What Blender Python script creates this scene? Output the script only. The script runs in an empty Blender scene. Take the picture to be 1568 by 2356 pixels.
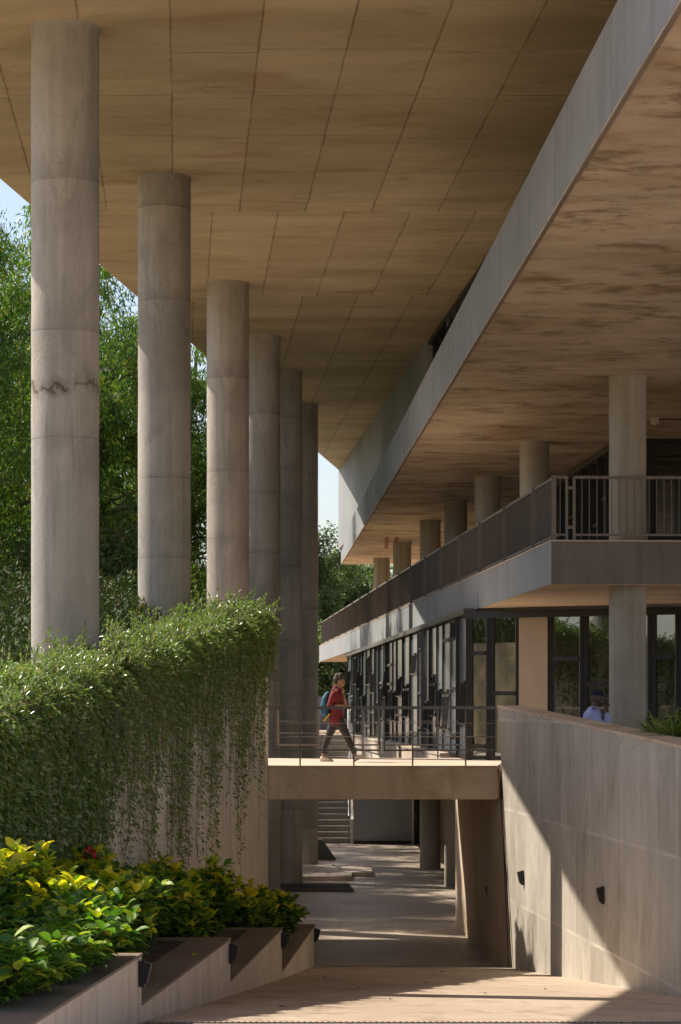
import bpy, math, random
import numpy as np
from mathutils import Vector
R = math.radians
rng = np.random.default_rng(7)
random.seed(7)

# ------------------------------------------------------------------ camera, sky, sun, exposure
scene = bpy.context.scene
col = scene.collection
F = 5500.0            # focal length in px of a 1568 px wide picture; eye at the origin, looking along +Y
HX, HY = 784.0, 1625.0
cam_d = bpy.data.cameras.new('camera')
cam = bpy.data.objects.new('camera', cam_d); col.objects.link(cam)
cam_d.sensor_fit = 'HORIZONTAL'; cam_d.sensor_width = 36.0
cam_d.lens = 36.0 * F / 1568.0
cam_d.shift_y = 447.0 / 1568.0
cam_d.clip_start = 0.5; cam_d.clip_end = 6000
cam.location = (0, 0, 0); cam.rotation_euler = (R(90), 0, 0)
scene.camera = cam

AZ = R(27); EL = R(48.5)
sdir = Vector((-math.cos(AZ) * math.cos(EL), math.sin(AZ) * math.cos(EL), math.sin(EL)))   # towards the sun
world = bpy.data.worlds.new('World'); scene.world = world; world.use_nodes = True
wn = world.node_tree.nodes; wl = world.node_tree.links
sky = wn.new('ShaderNodeTexSky'); sky.sky_type = 'NISHITA'; sky.sun_disc = False
sky.sun_elevation = EL
sky.sun_rotation = math.atan2(sdir.x, sdir.y)
sky.air_density = 1.0; sky.dust_density = 1.8; sky.ozone_density = 2.0
tint = wn.new('ShaderNodeMix'); tint.data_type = 'RGBA'; tint.blend_type = 'MULTIPLY'; tint.inputs[0].default_value = 1
tint.inputs[7].default_value = (1.0, .925, .905, 1); wl.new(sky.outputs[0], tint.inputs[6]); wl.new(tint.outputs[2], wn['Background'].inputs[0]); wn['Background'].inputs[1].default_value = 0.142
sun_d = bpy.data.lights.new('sun', 'SUN'); sun = bpy.data.objects.new('sun', sun_d); col.objects.link(sun)
sun_d.energy = 4.6; sun_d.angle = R(0.5); sun_d.color = (1.0, 0.9, 0.76)
sun.rotation_euler = sdir.to_track_quat('Z', 'Y').to_euler()
scene.view_settings.view_transform = 'Standard'; scene.view_settings.look = 'None'
scene.view_settings.exposure = 0.55; scene.view_settings.gamma = 1.0
scene.render.engine = 'CYCLES'
scene.cycles.max_bounces = 8; scene.cycles.diffuse_bounces = 6; scene.cycles.transparent_max_bounces = 12

# ------------------------------------------------------------------ mesh helpers
def at(px, py, D):
    return Vector(((px - HX) * D / F, D, -(py - HY) * D / F))

class MB:
    def __init__(s): s.v = []; s.f = []
    def add(s, vs, fs):
        o = len(s.v); s.v += [tuple(p) for p in vs]; s.f += [tuple(i + o for i in f) for f in fs]; return s
    def box(s, a, b):
        x0, y0, z0 = a; x1, y1, z1 = b
        return s.add([(x0,y0,z0),(x1,y0,z0),(x1,y1,z0),(x0,y1,z0),(x0,y0,z1),(x1,y0,z1),(x1,y1,z1),(x0,y1,z1)],
                     [(0,3,2,1),(4,5,6,7),(0,1,5,4),(1,2,6,5),(2,3,7,6),(3,0,4,7)])
    def hexa(s, p):     # 8 corners: 4 bottom (ccw), 4 top
        return s.add(p, [(0,3,2,1),(4,5,6,7),(0,1,5,4),(1,2,6,5),(2,3,7,6),(3,0,4,7)])
    def bar(s, p, q, w, h, up=(0,0,1)):     # box from p to q, w across, h along 'up'
        p = Vector(p); q = Vector(q); d = (q - p).normalized(); up = Vector(up)
        if abs(d.dot(up)) > .95: up = Vector((0,1,0))
        a = d.cross(up).normalized() * w / 2; u = a.cross(d).normalized() * h / 2
        c = []
        for e in (p, q): c += [e - a - u, e + a - u, e + a + u, e - a + u]
        return s.add(c, [(0,3,2,1),(4,5,6,7),(0,1,5,4),(1,2,6,5),(2,3,7,6),(3,0,4,7)])
    def prism(s, poly, z0, z1):     # poly ccw in plan; z0/z1 number or list per corner
        n = len(poly)
        if not isinstance(z0, (list, tuple)): z0 = [z0] * n
        if not isinstance(z1, (list, tuple)): z1 = [z1] * n
        vs = [(p[0], p[1], z) for p, z in zip(poly, z0)] + [(p[0], p[1], z) for p, z in zip(poly, z1)]
        fs = [tuple(range(n - 1, -1, -1)), tuple(range(n, 2 * n))] + [(i, (i + 1) % n, n + (i + 1) % n, n + i) for i in range(n)]
        return s.add(vs, fs)
    def tube(s, pts, rad, n=8, cap=True):
        pts = [Vector(p) for p in pts]
        if not isinstance(rad, (list, tuple)): rad = [rad] * len(pts)
        vs = []; fs = []; prev = None
        for i, p in enumerate(pts):
            d = (pts[min(i + 1, len(pts) - 1)] - pts[max(i - 1, 0)]).normalized()
            if prev is None: a = d.orthogonal().normalized()
            else:
                a = (prev - d * prev.dot(d)).normalized()
            prev = a; b = d.cross(a)
            for k in range(n):
                t = 2 * math.pi * k / n
                vs.append(p + (a * math.cos(t) + b * math.sin(t)) * rad[i])
        for i in range(len(pts) - 1):
            for k in range(n):
                k2 = (k + 1) % n
                fs.append((i * n + k, i * n + k2, (i + 1) * n + k2, (i + 1) * n + k))
        if cap: fs.append(tuple(range(n - 1, -1, -1))); m = (len(pts) - 1) * n; fs.append(tuple(range(m, m + n)))
        return s.add(vs, fs)
    def loft(s, secs, n=16):        # secs: (x, y, z, rx, ry) horizontal ellipses from bottom to top
        vs = []; fs = []
        for (x, y, z, rx, ry) in secs:
            for k in range(n):
                t = 2 * math.pi * k / n; vs.append((x + rx * math.cos(t), y + ry * math.sin(t), z))
        for i in range(len(secs) - 1):
            for k in range(n):
                k2 = (k + 1) % n; fs.append((i * n + k, i * n + k2, (i + 1) * n + k2, (i + 1) * n + k))
        fs.append(tuple(range(n - 1, -1, -1))); m = (len(secs) - 1) * n; fs.append(tuple(range(m, m + n)))
        return s.add(vs, fs)
    def ball(s, c, r, n=14, m=9):
        if not isinstance(r, (list, tuple)): r = (r, r, r)
        secs = []
        for i in range(m + 1):
            t = math.pi * (i + .04) / (m + .08); secs.append((c[0], c[1], c[2] - r[2] * math.cos(t), r[0] * math.sin(t), r[1] * math.sin(t)))
        return s.loft(secs, n)
    def build(s, name, mat, parent=None, smooth=False, bevel=0, loc=None):
        me = bpy.data.meshes.new(name); 
        vs = s.v
        if loc is not None: vs = [(p[0] - loc[0], p[1] - loc[1], p[2] - loc[2]) for p in vs]
        me.from_pydata(vs, [], s.f); me.update()
        return link(name, me, mat, parent, smooth, bevel, loc)

def link(name, me, mat, parent=None, smooth=False, bevel=0, loc=None):
    if mat is not None: me.materials.append(mat)
    o = bpy.data.objects.new(name, me); col.objects.link(o)
    if loc is not None: o.location = loc
    if smooth:
        me.polygons.foreach_set('use_smooth', [True] * len(me.polygons))
        try: me.set_sharp_from_angle(angle=R(40))
        except Exception: pass
    if bevel:
        m = o.modifiers.new('bevel', 'BEVEL'); m.width = bevel; m.segments = 2; m.limit_method = 'ANGLE'; m.angle_limit = R(40)
    if parent is not None:
        o.parent = parent
    return o

def tag(o, label=None, cat=None, group=None, kind=None):
    if label: o['label'] = label
    if cat: o['category'] = cat
    if group: o['group'] = group
    if kind: o['kind'] = kind
    return o
def thing(name, label, cat, group=None, loc=(0,0,0), rz=0):
    o = bpy.data.objects.new(name, None); col.objects.link(o); o.empty_display_size = .2
    o.location = loc; o.rotation_euler = (0, 0, rz)
    return tag(o, label, cat, group)

def leaf_mesh(name, P, A, N, L, W, shape='rhomb'):
    """P base points, A axis, N normal (n x 3), L length, W width; every leaf an island of its own"""
    A = A / np.linalg.norm(A, axis=1, keepdims=True)
    S = np.cross(A, N); S /= (np.linalg.norm(S, axis=1, keepdims=True) + 1e-9); Nn = np.cross(S, A)
    if shape == 'rhomb':
        T = np.array([(0,0,0),(.45,.5,.06),(1,0,-.05),(.45,-.5,.06)]); fc = [(0,1,2),(0,2,3)]
    else:
        T = np.array([(0,0,0),(.22,.36,.07),(.55,.5,.1),(.82,.3,.04),(1,0,-.12),(.82,-.3,.04),(.55,-.5,.1),(.22,-.36,.07),(.22,0,.0),(.55,0,.02),(.82,0,-.03)])
        fc = [(0,1,8),(1,2,9,8),(2,3,10,9),(3,4,10),(4,5,10),(5,6,9,10),(6,7,8,9),(7,0,8)]
    n = len(P); k = len(T)
    L = np.broadcast_to(L, (n,))[:, None, None]; W = np.broadcast_to(W, (n,))[:, None, None]
    V = P[:, None, :] + A[:, None, :] * T[None, :, 0:1] * L + S[:, None, :] * T[None, :, 1:2] * W + Nn[:, None, :] * T[None, :, 2:3] * L
    V = V.reshape(-1, 3)
    loops = []; starts = []; tot = 0; base = []
    for f in fc: base += list(f); starts.append(tot); tot += len(f)
    base = np.array(base); starts = np.array(starts)
    lo = (base[None, :] + (np.arange(n) * k)[:, None]).ravel()
    st = (starts[None, :] + (np.arange(n) * tot)[:, None]).ravel()
    me = bpy.data.meshes.new(name)
    me.vertices.add(len(V)); me.vertices.foreach_set('co', V.ravel().astype(np.float32))
    me.loops.add(len(lo)); me.loops.foreach_set('vertex_index', lo.astype(np.int32))
    me.polygons.add(len(st)); me.polygons.foreach_set('loop_start', st.astype(np.int32))
    me.update(calc_edges=True); me.validate()
    return me
def rv(n, s=1.0): return rng.normal(0, s, (n, 3))

# ------------------------------------------------------------------ materials
def nodes(name):
    m = bpy.data.materials.new(name); m.use_nodes = True
    nt = m.node_tree; return m, nt.nodes, nt.links, nt.nodes['Principled BSDF']
def mixc(n, l, fac, a, b, mode='MIX'):
    x = n.new('ShaderNodeMix'); x.data_type = 'RGBA'; x.blend_type = mode
    for s, v in ((x.inputs[0], fac), (x.inputs[6], a), (x.inputs[7], b)):
        if hasattr(v, 'is_output'): l.new(v, s)
        elif isinstance(v, (int, float)): s.default_value = v
        else: s.default_value = (*v, 1)
    return x.outputs[2]
def maths(n, l, op, a, b=None, c=None, clamp=False):
    x = n.new('ShaderNodeMath'); x.operation = op; x.use_clamp = clamp
    for i, v in enumerate((a, b, c)):
        if v is None: continue
        if hasattr(v, 'is_output'): l.new(v, x.inputs[i])
        else: x.inputs[i].default_value = v
    return x.outputs[0]
def noise(n, l, vec, scale, detail=6, rough=.6, msc=None, dist=0):
    if msc:
        mp = n.new('ShaderNodeMapping'); mp.inputs['Scale'].default_value = msc; l.new(vec, mp.inputs[0]); vec = mp.outputs[0]
    x = n.new('ShaderNodeTexNoise'); x.inputs['Scale'].default_value = scale; x.inputs['Detail'].default_value = detail
    x.inputs['Roughness'].default_value = rough; x.inputs['Distortion'].default_value = dist
    l.new(vec, x.inputs['Vector']); return x.outputs[0]
def ramp(n, l, v, a, b, lo=0., hi=1.):
    x = n.new('ShaderNodeMapRange'); l.new(v, x.inputs[0]); x.inputs[1].default_value = a; x.inputs[2].default_value = b
    x.inputs[3].default_value = lo; x.inputs[4].default_value = hi; x.interpolation_type = 'SMOOTHSTEP'; return x.outputs[0]

def concrete(name, c1, c2, stain=(.12,.09,.06), stain_amt=.6, stretch=(1,1,1), streak=(7,7,.35), streak_amt=.25,
             brick=None, rough=.85, rings=False, crack=None, bump=.25, rust=None, pale=None, slo=.58):
    m, n, l, P = nodes(name)
    tc = n.new('ShaderNodeTexCoord'); vec = tc.outputs['Object']
    oi = n.new('ShaderNodeObjectInfo')
    va = n.new('ShaderNodeVectorMath'); va.operation = 'MULTIPLY_ADD'; l.new(oi.outputs['Random'], va.inputs[0])
    va.inputs[1].default_value = (37, 21, 53); l.new(vec, va.inputs[2]); rvec = va.outputs[0]
    big = noise(n, l, rvec, .55, 7, .62, stretch)
    c = mixc(n, l, ramp(n, l, big, .33, .67), c1, c2)
    if streak_amt:
        st = noise(n, l, rvec, 1.0, 5, .6, streak)
        c = mixc(n, l, ramp(n, l, st, .42, .75, 0, streak_amt), c, tuple(k * .45 for k in c1))
        st2 = noise(n, l, rvec, 1.7, 4, .6, streak)
        c = mixc(n, l, ramp(n, l, st2, .55, .8, 0, streak_amt * .8), c, tuple(min(1, k * 1.5) for k in c2))
    if rust:
        rs = noise(n, l, rvec, 1.1, 6, .65, (stretch[0] * .8, stretch[1] * .8, stretch[2] * .8))
        c = mixc(n, l, ramp(n, l, rs, .5, .72, 0, .75), c, rust)
    sn = noise(n, l, rvec, 1.6, 9, .72, stretch, .3)
    c = mixc(n, l, ramp(n, l, sn, slo, slo + .16, 0, stain_amt), c, stain)
    fine = noise(n, l, vec, 28, 6, .7)
    c = mixc(n, l, ramp(n, l, fine, .35, .7, .0, .22), c, tuple(k * .6 for k in c1))
    sp = noise(n, l, vec, 9, 3, .5)
    c = mixc(n, l, ramp(n, l, sp, .70, .74, 0, .5), c, stain)
    if pale:
        pn = noise(n, l, rvec, .9, 8, .7, stretch, .5)
        c = mixc(n, l, ramp(n, l, pn, .50, .64, 0, .55), c, pale)
    sep = n.new('ShaderNodeSeparateXYZ'); l.new(vec, sep.inputs[0])
    height = fine
    if rings:
        sr = n.new('ShaderNodeSeparateXYZ'); l.new(rvec, sr.inputs[0])
        wob = noise(n, l, rvec, 2.2, 6, .7)
        z = maths(n, l, 'MULTIPLY_ADD', wob, .10, sr.outputs[2])
        zz = maths(n, l, 'DIVIDE', maths(n, l, 'ADD', z, maths(n, l, 'MULTIPLY', maths(n, l, 'SINE', maths(n, l, 'MULTIPLY', sr.outputs[2], 1.1)), .55)), 2.2)
        fr = maths(n, l, 'FRACT', zz); fl = maths(n, l, 'FLOOR', zz)
        wn_ = n.new('ShaderNodeTexWhiteNoise'); wn_.noise_dimensions = '1D'; l.new(fl, wn_.inputs['W'])
        c = mixc(n, l, ramp(n, l, wn_.outputs[0], 0, 1, 0, .34), c, tuple(k * .58 for k in c1))
        pit = noise(n, l, vec, 16, 4, .75, (1,1,1.6), .4); pz = ramp(n, l, noise(n, l, rvec, .7, 4, .6, (.4,.4,1)), .48, .6)
        c = mixc(n, l, maths(n, l, 'MULTIPLY', pz, ramp(n, l, pit, .56, .68, 0, .55)), c, tuple(k * .5 for k in c1))
        ring = maths(n, l, 'LESS_THAN', fr, .011)
        brk = ramp(n, l, noise(n, l, rvec, 1.4, 3), .42, .6, .15, .75)
        c = mixc(n, l, maths(n, l, 'MULTIPLY', maths(n, l, 'MULTIPLY', ring, .75), brk), c, tuple(k * .35 for k in c1))
        bl = noise(n, l, rvec, .8, 8, .68, (1,1,.55), .8); c = mixc(n, l, ramp(n, l, bl, .5, .68, 0, .5), c, tuple(k * .62 for k in c1))
        bl2 = noise(n, l, vec, 1.3, 7, .7, (1,1,.5), .6); c = mixc(n, l, ramp(n, l, bl2, .54, .66, 0, .3), c, tuple(min(1, k * 1.25) for k in c2))
        fade = ramp(n, l, fr, .0, .10, .3, 0)
        c = mixc(n, l, fade, c, tuple(k * .55 for k in c1))
    if crack is not None:
        wob = noise(n, l, vec, 1.5, 8, .68, None, .5)
        z = maths(n, l, 'MULTIPLY_ADD', maths(n, l, 'SUBTRACT', wob, .5), .85, sep.outputs[2])
        d = maths(n, l, 'ABSOLUTE', maths(n, l, 'SUBTRACT', z, crack))
        mod = ramp(n, l, noise(n, l, vec, 4, 5, .6), .38, .55)
        c = mixc(n, l, maths(n, l, 'MULTIPLY', ramp(n, l, d, .012, .05, .8, 0), mod), c, (.04,.03,.02))
        c = mixc(n, l, maths(n, l, 'MULTIPLY', ramp(n, l, d, .0, .22, .5, 0), mod), c, (.16,.125,.09))
        # drip marks below the cracked pour joint
        dr = noise(n, l, vec, 1, 4, .6, (11, 11, .5))
        band = maths(n, l, 'MULTIPLY', ramp(n, l, sep.outputs[2], crack - 3.2, crack - .2), ramp(n, l, sep.outputs[2], crack - .05, crack + .05, 1, 0))
        c = mixc(n, l, maths(n, l, 'MULTIPLY', band, ramp(n, l, dr, .56, .72, 0, .6)), c, (.09,.07,.05))
    if brick:
        # brick = dict(u=(cx,cy,cz), v=(..), bw, rh, off, mortar, col, amt)
        cm = n.new('ShaderNodeCombineXYZ')
        def dot(w, o):
            vm = n.new('ShaderNodeVectorMath'); vm.operation = 'DOT_PRODUCT'; l.new(vec, vm.inputs[0]); vm.inputs[1].default_value = w
            return maths(n, l, 'ADD', vm.outputs['Value'], o)
        l.new(dot(brick['u'], brick.get('uo', 0)), cm.inputs[0]); l.new(dot(brick['v'], brick.get('vo', 0)), cm.inputs[1])
        if 'step' in brick:     # joints shift where the next pour begins, and again further on
            sh1 = maths(n, l, 'MULTIPLY', maths(n, l, 'GREATER_THAN', sep.outputs[1], brick['step'][0]), brick['step'][1])
            sh2 = maths(n, l, 'MULTIPLY', maths(n, l, 'GREATER_THAN', sep.outputs[1], brick['step'][0] + 9.4), .31)
            v0 = dot(brick['v'], brick.get('vo', 0)); l.new(maths(n, l, 'ADD', v0, maths(n, l, 'ADD', sh1, sh2)), cm.inputs[1])
            l.new(maths(n, l, 'MULTIPLY', dot(brick['u'], brick.get('uo', 0)), maths(n, l, 'ADD', 1.0, maths(n, l, 'MULTIPLY', sh1, .5))), cm.inputs[0])
        wv = n.new('ShaderNodeVectorMath'); wv.operation = 'MULTIPLY_ADD'
        nz = n.new('ShaderNodeTexNoise'); nz.inputs['Scale'].default_value = 1.5; l.new(vec, nz.inputs['Vector'])
        l.new(nz.outputs['Color'], wv.inputs[0]); wv.inputs[1].default_value = (.035, .035, 0); l.new(cm.outputs[0], wv.inputs[2])
        bt = n.new('ShaderNodeTexBrick'); bt.offset = brick.get('off', 0); bt.offset_frequency = brick.get('freq', 2); bt.squash = 1
        l.new(wv.outputs[0], bt.inputs['Vector'])
        bt.inputs['Scale'].default_value = 1; bt.inputs['Mortar Size'].default_value = brick.get('mortar', .012)
        bt.inputs['Mortar Smooth'].default_value = 1.0; bt.inputs['Brick Width'].default_value = brick['bw']; bt.inputs['Row Height'].default_value = brick['rh']
        bt.inputs['Color1'].default_value = (0,0,0,1); bt.inputs['Color2'].default_value = (1,1,1,1)
        tint = mixc(n, l, brick.get('tint', .3), c, mixc(n, l, bt.outputs['Color'], tuple(k * .55 for k in c1), tuple(min(1, k * 1.35) for k in c2)))
        brk = ramp(n, l, noise(n, l, vec, .9, 5, .7), .3, .65, .25, 1)
        f = maths(n, l, 'MULTIPLY', bt.outputs['Fac'], maths(n, l, 'MULTIPLY', brk, brick.get('amt', .7)))
        c = mixc(n, l, f, tint, brick['col'])
    l.new(c, P.inputs['Base Color']); P.inputs['Roughness'].default_value = rough
    P.inputs['Specular IOR Level'].default_value = .25
    bp = n.new('ShaderNodeBump'); bp.inputs['Strength'].default_value = bump; bp.inputs['Distance'].default_value = .02
    hh = maths(n, l, 'ADD', maths(n, l, 'MULTIPLY', fine, .4), sn)
    l.new(hh, bp.inputs['Height']); l.new(bp.outputs[0], P.inputs['Normal'])
    return m

def plain(name, c, rough=.5, metal=0., var=.15, scale=14, spec=.5):
    m, n, l, P = nodes(name)
    tc = n.new('ShaderNodeTexCoord')
    f = noise(n, l, tc.outputs['Object'], scale, 5, .6)
    l.new(mixc(n, l, ramp(n, l, f, .3, .7, 0, 1), tuple(k * (1 - var) for k in c), tuple(min(1, k * (1 + var)) for k in c)), P.inputs['Base Color'])
    l.new(ramp(n, l, f, .2, .8, max(0, rough - .08), min(1, rough + .08)), P.inputs['Roughness'])
    P.inputs['Metallic'].default_value = metal; P.inputs['Specular IOR Level'].default_value = spec
    return m

def leafmat(name, ca, cb, cc=None, rough=.45, trans=.35, tcol=None, frac=.12):
    m, n, l, P = nodes(name)
    g = n.new('ShaderNodeNewGeometry')
    c = mixc(n, l, g.outputs['Random Per Island'], ca, cb)
    if cc:
        k = maths(n, l, 'GREATER_THAN', maths(n, l, 'FRACT', maths(n, l, 'MULTIPLY', g.outputs['Random Per Island'], 17.3)), 1 - frac)
        c = mixc(n, l, k, c, cc)
    l.new(c, P.inputs['Base Color']); P.inputs['Roughness'].default_value = rough
    P.inputs['Specular IOR Level'].default_value = .4
    t = n.new('ShaderNodeBsdfTranslucent')
    l.new(mixc(n, l, 1.0, c, tcol or (1.6, 1.7, .6), 'MULTIPLY'), t.inputs[0])
    mx = n.new('ShaderNodeMixShader'); mx.inputs[0].default_value = trans
    l.new(P.outputs[0], mx.inputs[1]); l.new(t.outputs[0], mx.inputs[2]); l.new(mx.outputs[0], n['Material Output'].inputs[0])
    return m

def glassmat(name, tint=(.75,.82,.8), refl=.16):
    m, n, l, P = nodes(name)
    n.remove(P)
    tr = n.new('ShaderNodeBsdfTransparent'); tr.inputs[0].default_value = (*tint, 1)
    gl = n.new('ShaderNodeBsdfGlossy'); gl.inputs['Roughness'].default_value = .01; gl.inputs[0].default_value = (.9,.95,1,1)
    fr = n.new('ShaderNodeFresnel'); fr.inputs[0].default_value = 1.5
    tc = n.new('ShaderNodeTexCoord'); w = noise(n, l, tc.outputs['Object'], .8, 2, .5)
    bp = n.new('ShaderNodeBump'); bp.inputs['Strength'].default_value = .05; bp.inputs['Distance'].default_value = .05
    l.new(w, bp.inputs['Height']); l.new(bp.outputs[0], gl.inputs['Normal'])
    mx = n.new('ShaderNodeMixShader'); l.new(maths(n, l, 'ADD', fr.outputs[0], refl, clamp=True), mx.inputs[0])
    l.new(tr.outputs[0], mx.inputs[1]); l.new(gl.outputs[0], mx.inputs[2]); l.new(mx.outputs[0], n['Material Output'].inputs[0])
    return m

DIRB = -.0684
M = {}
M['soffit'] = concrete('soffit_concrete', (.50,.40,.26), (.70,.57,.39), stain=(.17,.12,.06), stain_amt=.6, stretch=(.5,1.1,1), streak=(.4,3,1), streak_amt=.14, slo=.56,
    brick=dict(u=(0,1,0), v=(1,.0668,0), uo=-.5, vo=.13, bw=2.62, rh=1.27, off=.93, freq=3, step=(45.9,.52), mortar=.026, col=(.15,.105,.06), amt=.8, tint=.16), rust=(.42,.27,.14))
M['soffit_rough'] = concrete('rough_soffit_concrete', (.42,.325,.21), (.72,.58,.42), stain=(.15,.10,.055), stain_amt=.8, stretch=(.55,.85,1), streak=(.3,1.4,1), streak_amt=.16, slo=.48,
    rust=(.40,.24,.12), pale=(.58,.50,.38), bump=.5,
    brick=dict(u=(0,1,0), v=(1,.0356,0), bw=7.5, rh=2.5, off=.3, mortar=.012, col=(.2,.15,.1), amt=.25, tint=.1))
M['soffit_low'] = concrete('balcony_soffit_concrete', (.64,.49,.33), (.80,.64,.46), stain=(.3,.19,.1), stain_amt=.5, stretch=(.5,1.6,1), streak=(.5,5,1), streak_amt=.4, rust=(.5,.3,.16))
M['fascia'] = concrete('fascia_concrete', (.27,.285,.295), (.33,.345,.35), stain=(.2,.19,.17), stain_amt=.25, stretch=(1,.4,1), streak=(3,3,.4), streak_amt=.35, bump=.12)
M['column'] = concrete('column_concrete', (.40,.37,.32), (.53,.49,.43), stain=(.2,.17,.13), stain_amt=.5, streak=(5,5,.3), streak_amt=.4, rings=True, bump=.6)
M['column_crack'] = concrete('cracked_column_concrete', (.42,.40,.36), (.55,.52,.47), stain=(.2,.18,.15), stain_amt=.5, streak=(5,5,.3), streak_amt=.35, rings=True, crack=4.45, bump=.7)
M['column_small'] = concrete('gallery_column_concrete', (.36,.32,.25), (.46,.42,.34), stain=(.15,.11,.07), stain_amt=.4, streak=(6,6,.25), streak_amt=.4, bump=.25)
M['wall_panel'] = concrete('panelled_wall_concrete', (.38,.345,.285), (.52,.485,.42), stain=(.25,.21,.16), stain_amt=.55, stretch=(1,1,.6), streak=(2.2,2.2,.5), streak_amt=.22, slo=.5, pale=(.58,.53,.46),
    brick=dict(u=(0,1,0), v=(0,0,1), uo=-.6, vo=5.28, bw=1.2, rh=1.68, off=0, mortar=.045, col=(.74,.68,.60), amt=.65, tint=.22))
M['wall'] = concrete('retaining_wall_concrete', (.66,.575,.48), (.76,.68,.58), stain=(.26,.2,.15), stain_amt=.4, streak=(4,4,.25), streak_amt=.45, bump=.2)
M['beam'] = concrete('bridge_beam_concrete', (.62,.49,.35), (.70,.57,.42), stain=(.14,.1,.07), stain_amt=.7, stretch=(.8,.8,1.2), streak=(2.5,2.5,.4), streak_amt=.4, rust=(.40,.24,.13))
M['abut'] = concrete('abutment_concrete', (.64,.52,.38), (.76,.64,.49), stain=(.35,.25,.17), stain_amt=.4, streak=(3,3,.25), streak_amt=.35)
M['floor'] = concrete('ramp_concrete', (.47,.37,.28), (.58,.47,.37), stain=(.26,.18,.12), stain_amt=.65, slo=.5, stretch=(1,.45,1), streak=(.5,2,1), streak_amt=.3, rough=.7,
    brick=dict(u=(1,.35,0), v=(.1,1,0), bw=2.4, rh=9, off=.5, mortar=.022, col=(.2,.15,.11), amt=.9, tint=.16), bump=.15)
M['floor_low'] = concrete('courtyard_paving', (.40,.33,.26), (.52,.45,.37), stain=(.2,.17,.14), stain_amt=.4, streak=(.5,2,1), streak_amt=.2, rough=.45,
    brick=dict(u=(1,0,0), v=(0,1,0), bw=1.2, rh=1.2, off=0, mortar=.01, col=(.12,.11,.1), amt=.6, tint=.25), bump=.1)
M['platform'] = concrete('pale_step_stone', (.55,.46,.37), (.62,.53,.44), stain=(.4,.32,.25), stain_amt=.3, streak_amt=0, rough=.6, bump=.08)
M['deck'] = concrete('deck_concrete', (.60,.48,.38), (.68,.56,.45), stain=(.4,.3,.22), stain_amt=.25, streak_amt=0, rough=.75, bump=.08)
M['coping'] = concrete('planter_coping_stone', (.20,.155,.12), (.26,.205,.16), stain=(.12,.09,.07), stain_amt=.4, streak_amt=.1, rough=.7, bump=.1)
M['grey_wall'] = concrete('painted_grey_wall', (.30,.31,.32), (.33,.34,.35), stain=(.26,.26,.27), stain_amt=.2, streak_amt=.1, rough=.6, bump=.05)
M['stair'] = concrete('stair_concrete', (.26,.25,.23), (.32,.31,.29), stain=(.2,.19,.17), stain_amt=.3)
M['beige'] = concrete('textured_beige_render', (.38,.30,.21), (.44,.35,.25), stain=(.3,.23,.16), stain_amt=.3, streak_amt=0, bump=1.0)
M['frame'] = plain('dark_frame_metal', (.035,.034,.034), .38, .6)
M['frame_lite'] = plain('lighter_frame_metal', (.13,.12,.11), .42, .5)
M['rail'] = plain('painted_rail_metal', (.19,.165,.145), .45, .3)
M['bars'] = plain('grey_baluster_metal', (.15,.135,.125), .5, .3)
M['black'] = plain('black_plastic', (.015,.015,.017), .35)
M['glass'] = glassmat('window_glass')
M['glass_dark'] = glassmat('tinted_glass', (.45,.5,.48), .12)
M['soil'] = plain('planter_soil', (.07,.05,.035), .95, 0, .5, 6)
M['grass'] = plain('garden_ground', (.26,.20,.12), .95, 0, .5, 2)
M['earth'] = plain('earth', (.34,.26,.17), .95, 0, .3, .5)
M['bark'] = plain('bark', (.10,.08,.06), .9, 0, .4, 8)
M['stem'] = plain('green_stem', (.10,.12,.04), .7, 0, .4, 8)
M['twig'] = plain('brown_twig', (.13,.10,.06), .8, 0, .4, 8)
M['leaf_tree'] = leafmat('long_tree_leaves', (.05,.115,.02), (.18,.29,.055), (.34,.28,.04), .35, .42, (1.35,1.5,.6), .05)
M['leaf_under'] = leafmat('undergrowth_leaves', (.03,.055,.015), (.08,.13,.035), (.14,.12,.05), .6, .2, (1.1,1.2,.6), .12)
M['leaf_far'] = leafmat('far_tree_leaves', (.085,.13,.05), (.19,.25,.09), (.24,.22,.10), .5, .35, (1.3,1.5,.7), .1)
M['leaf_vine'] = leafmat('creeper_leaves', (.115,.18,.06), (.28,.37,.15), (.36,.34,.15), .26, .3, (1.3,1.5,.5), .12)
M['leaf_shrub'] = leafmat('shrub_leaves', (.06,.15,.03), (.15,.28,.05), (.34,.42,.05), .5, .35, (1.3,1.6,.4), .2)
M['leaf_young'] = leafmat('young_shrub_leaves', (.28,.44,.03), (.64,.68,.05), (.84,.74,.06), .35, .4, (1.3,1.3,.4), .35)
M['leaf_stripe'] = leafmat('striped_strap_leaves', (.09,.16,.03), (.22,.30,.08), (.4,.42,.16), .35, .3, (1.3,1.5,.6), .25)
M['white_petal'] = plain('white_petals', (.8,.76,.74), .6)
M['red_petal'] = plain('red_petals', (.55,.02,.015), .5)
M['skin'] = plain('skin', (.36,.19,.115), .55, 0, .08)
M['skin_dark'] = plain('dark_skin', (.10,.055,.035), .55, 0, .08)
M['hair'] = plain('dark_hair', (.035,.024,.018), .6, 0, .4, 60)
M['shirt'] = plain('maroon_cotton', (.16,.014,.018), .85, 0, .3, 9)
M['trousers'] = plain('charcoal_denim', (.035,.028,.028), .85, 0, .3, 12)
M['shoe'] = plain('cream_rubber', (.62,.56,.48), .5)
M['bag'] = plain('teal_nylon', (.012,.075,.13), .7, 0, .2, 20)
M['yellow'] = plain('yellow_webbing', (.65,.42,.02), .7)
M['blue_shirt'] = plain('pale_blue_cotton', (.40,.43,.72), .85, 0, .1, 10)
M['navy'] = plain('navy_cloth', (.01,.012,.03), .8)
M['red_paint'] = plain('red_brown_paint', (.30,.08,.05), .8)
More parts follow.
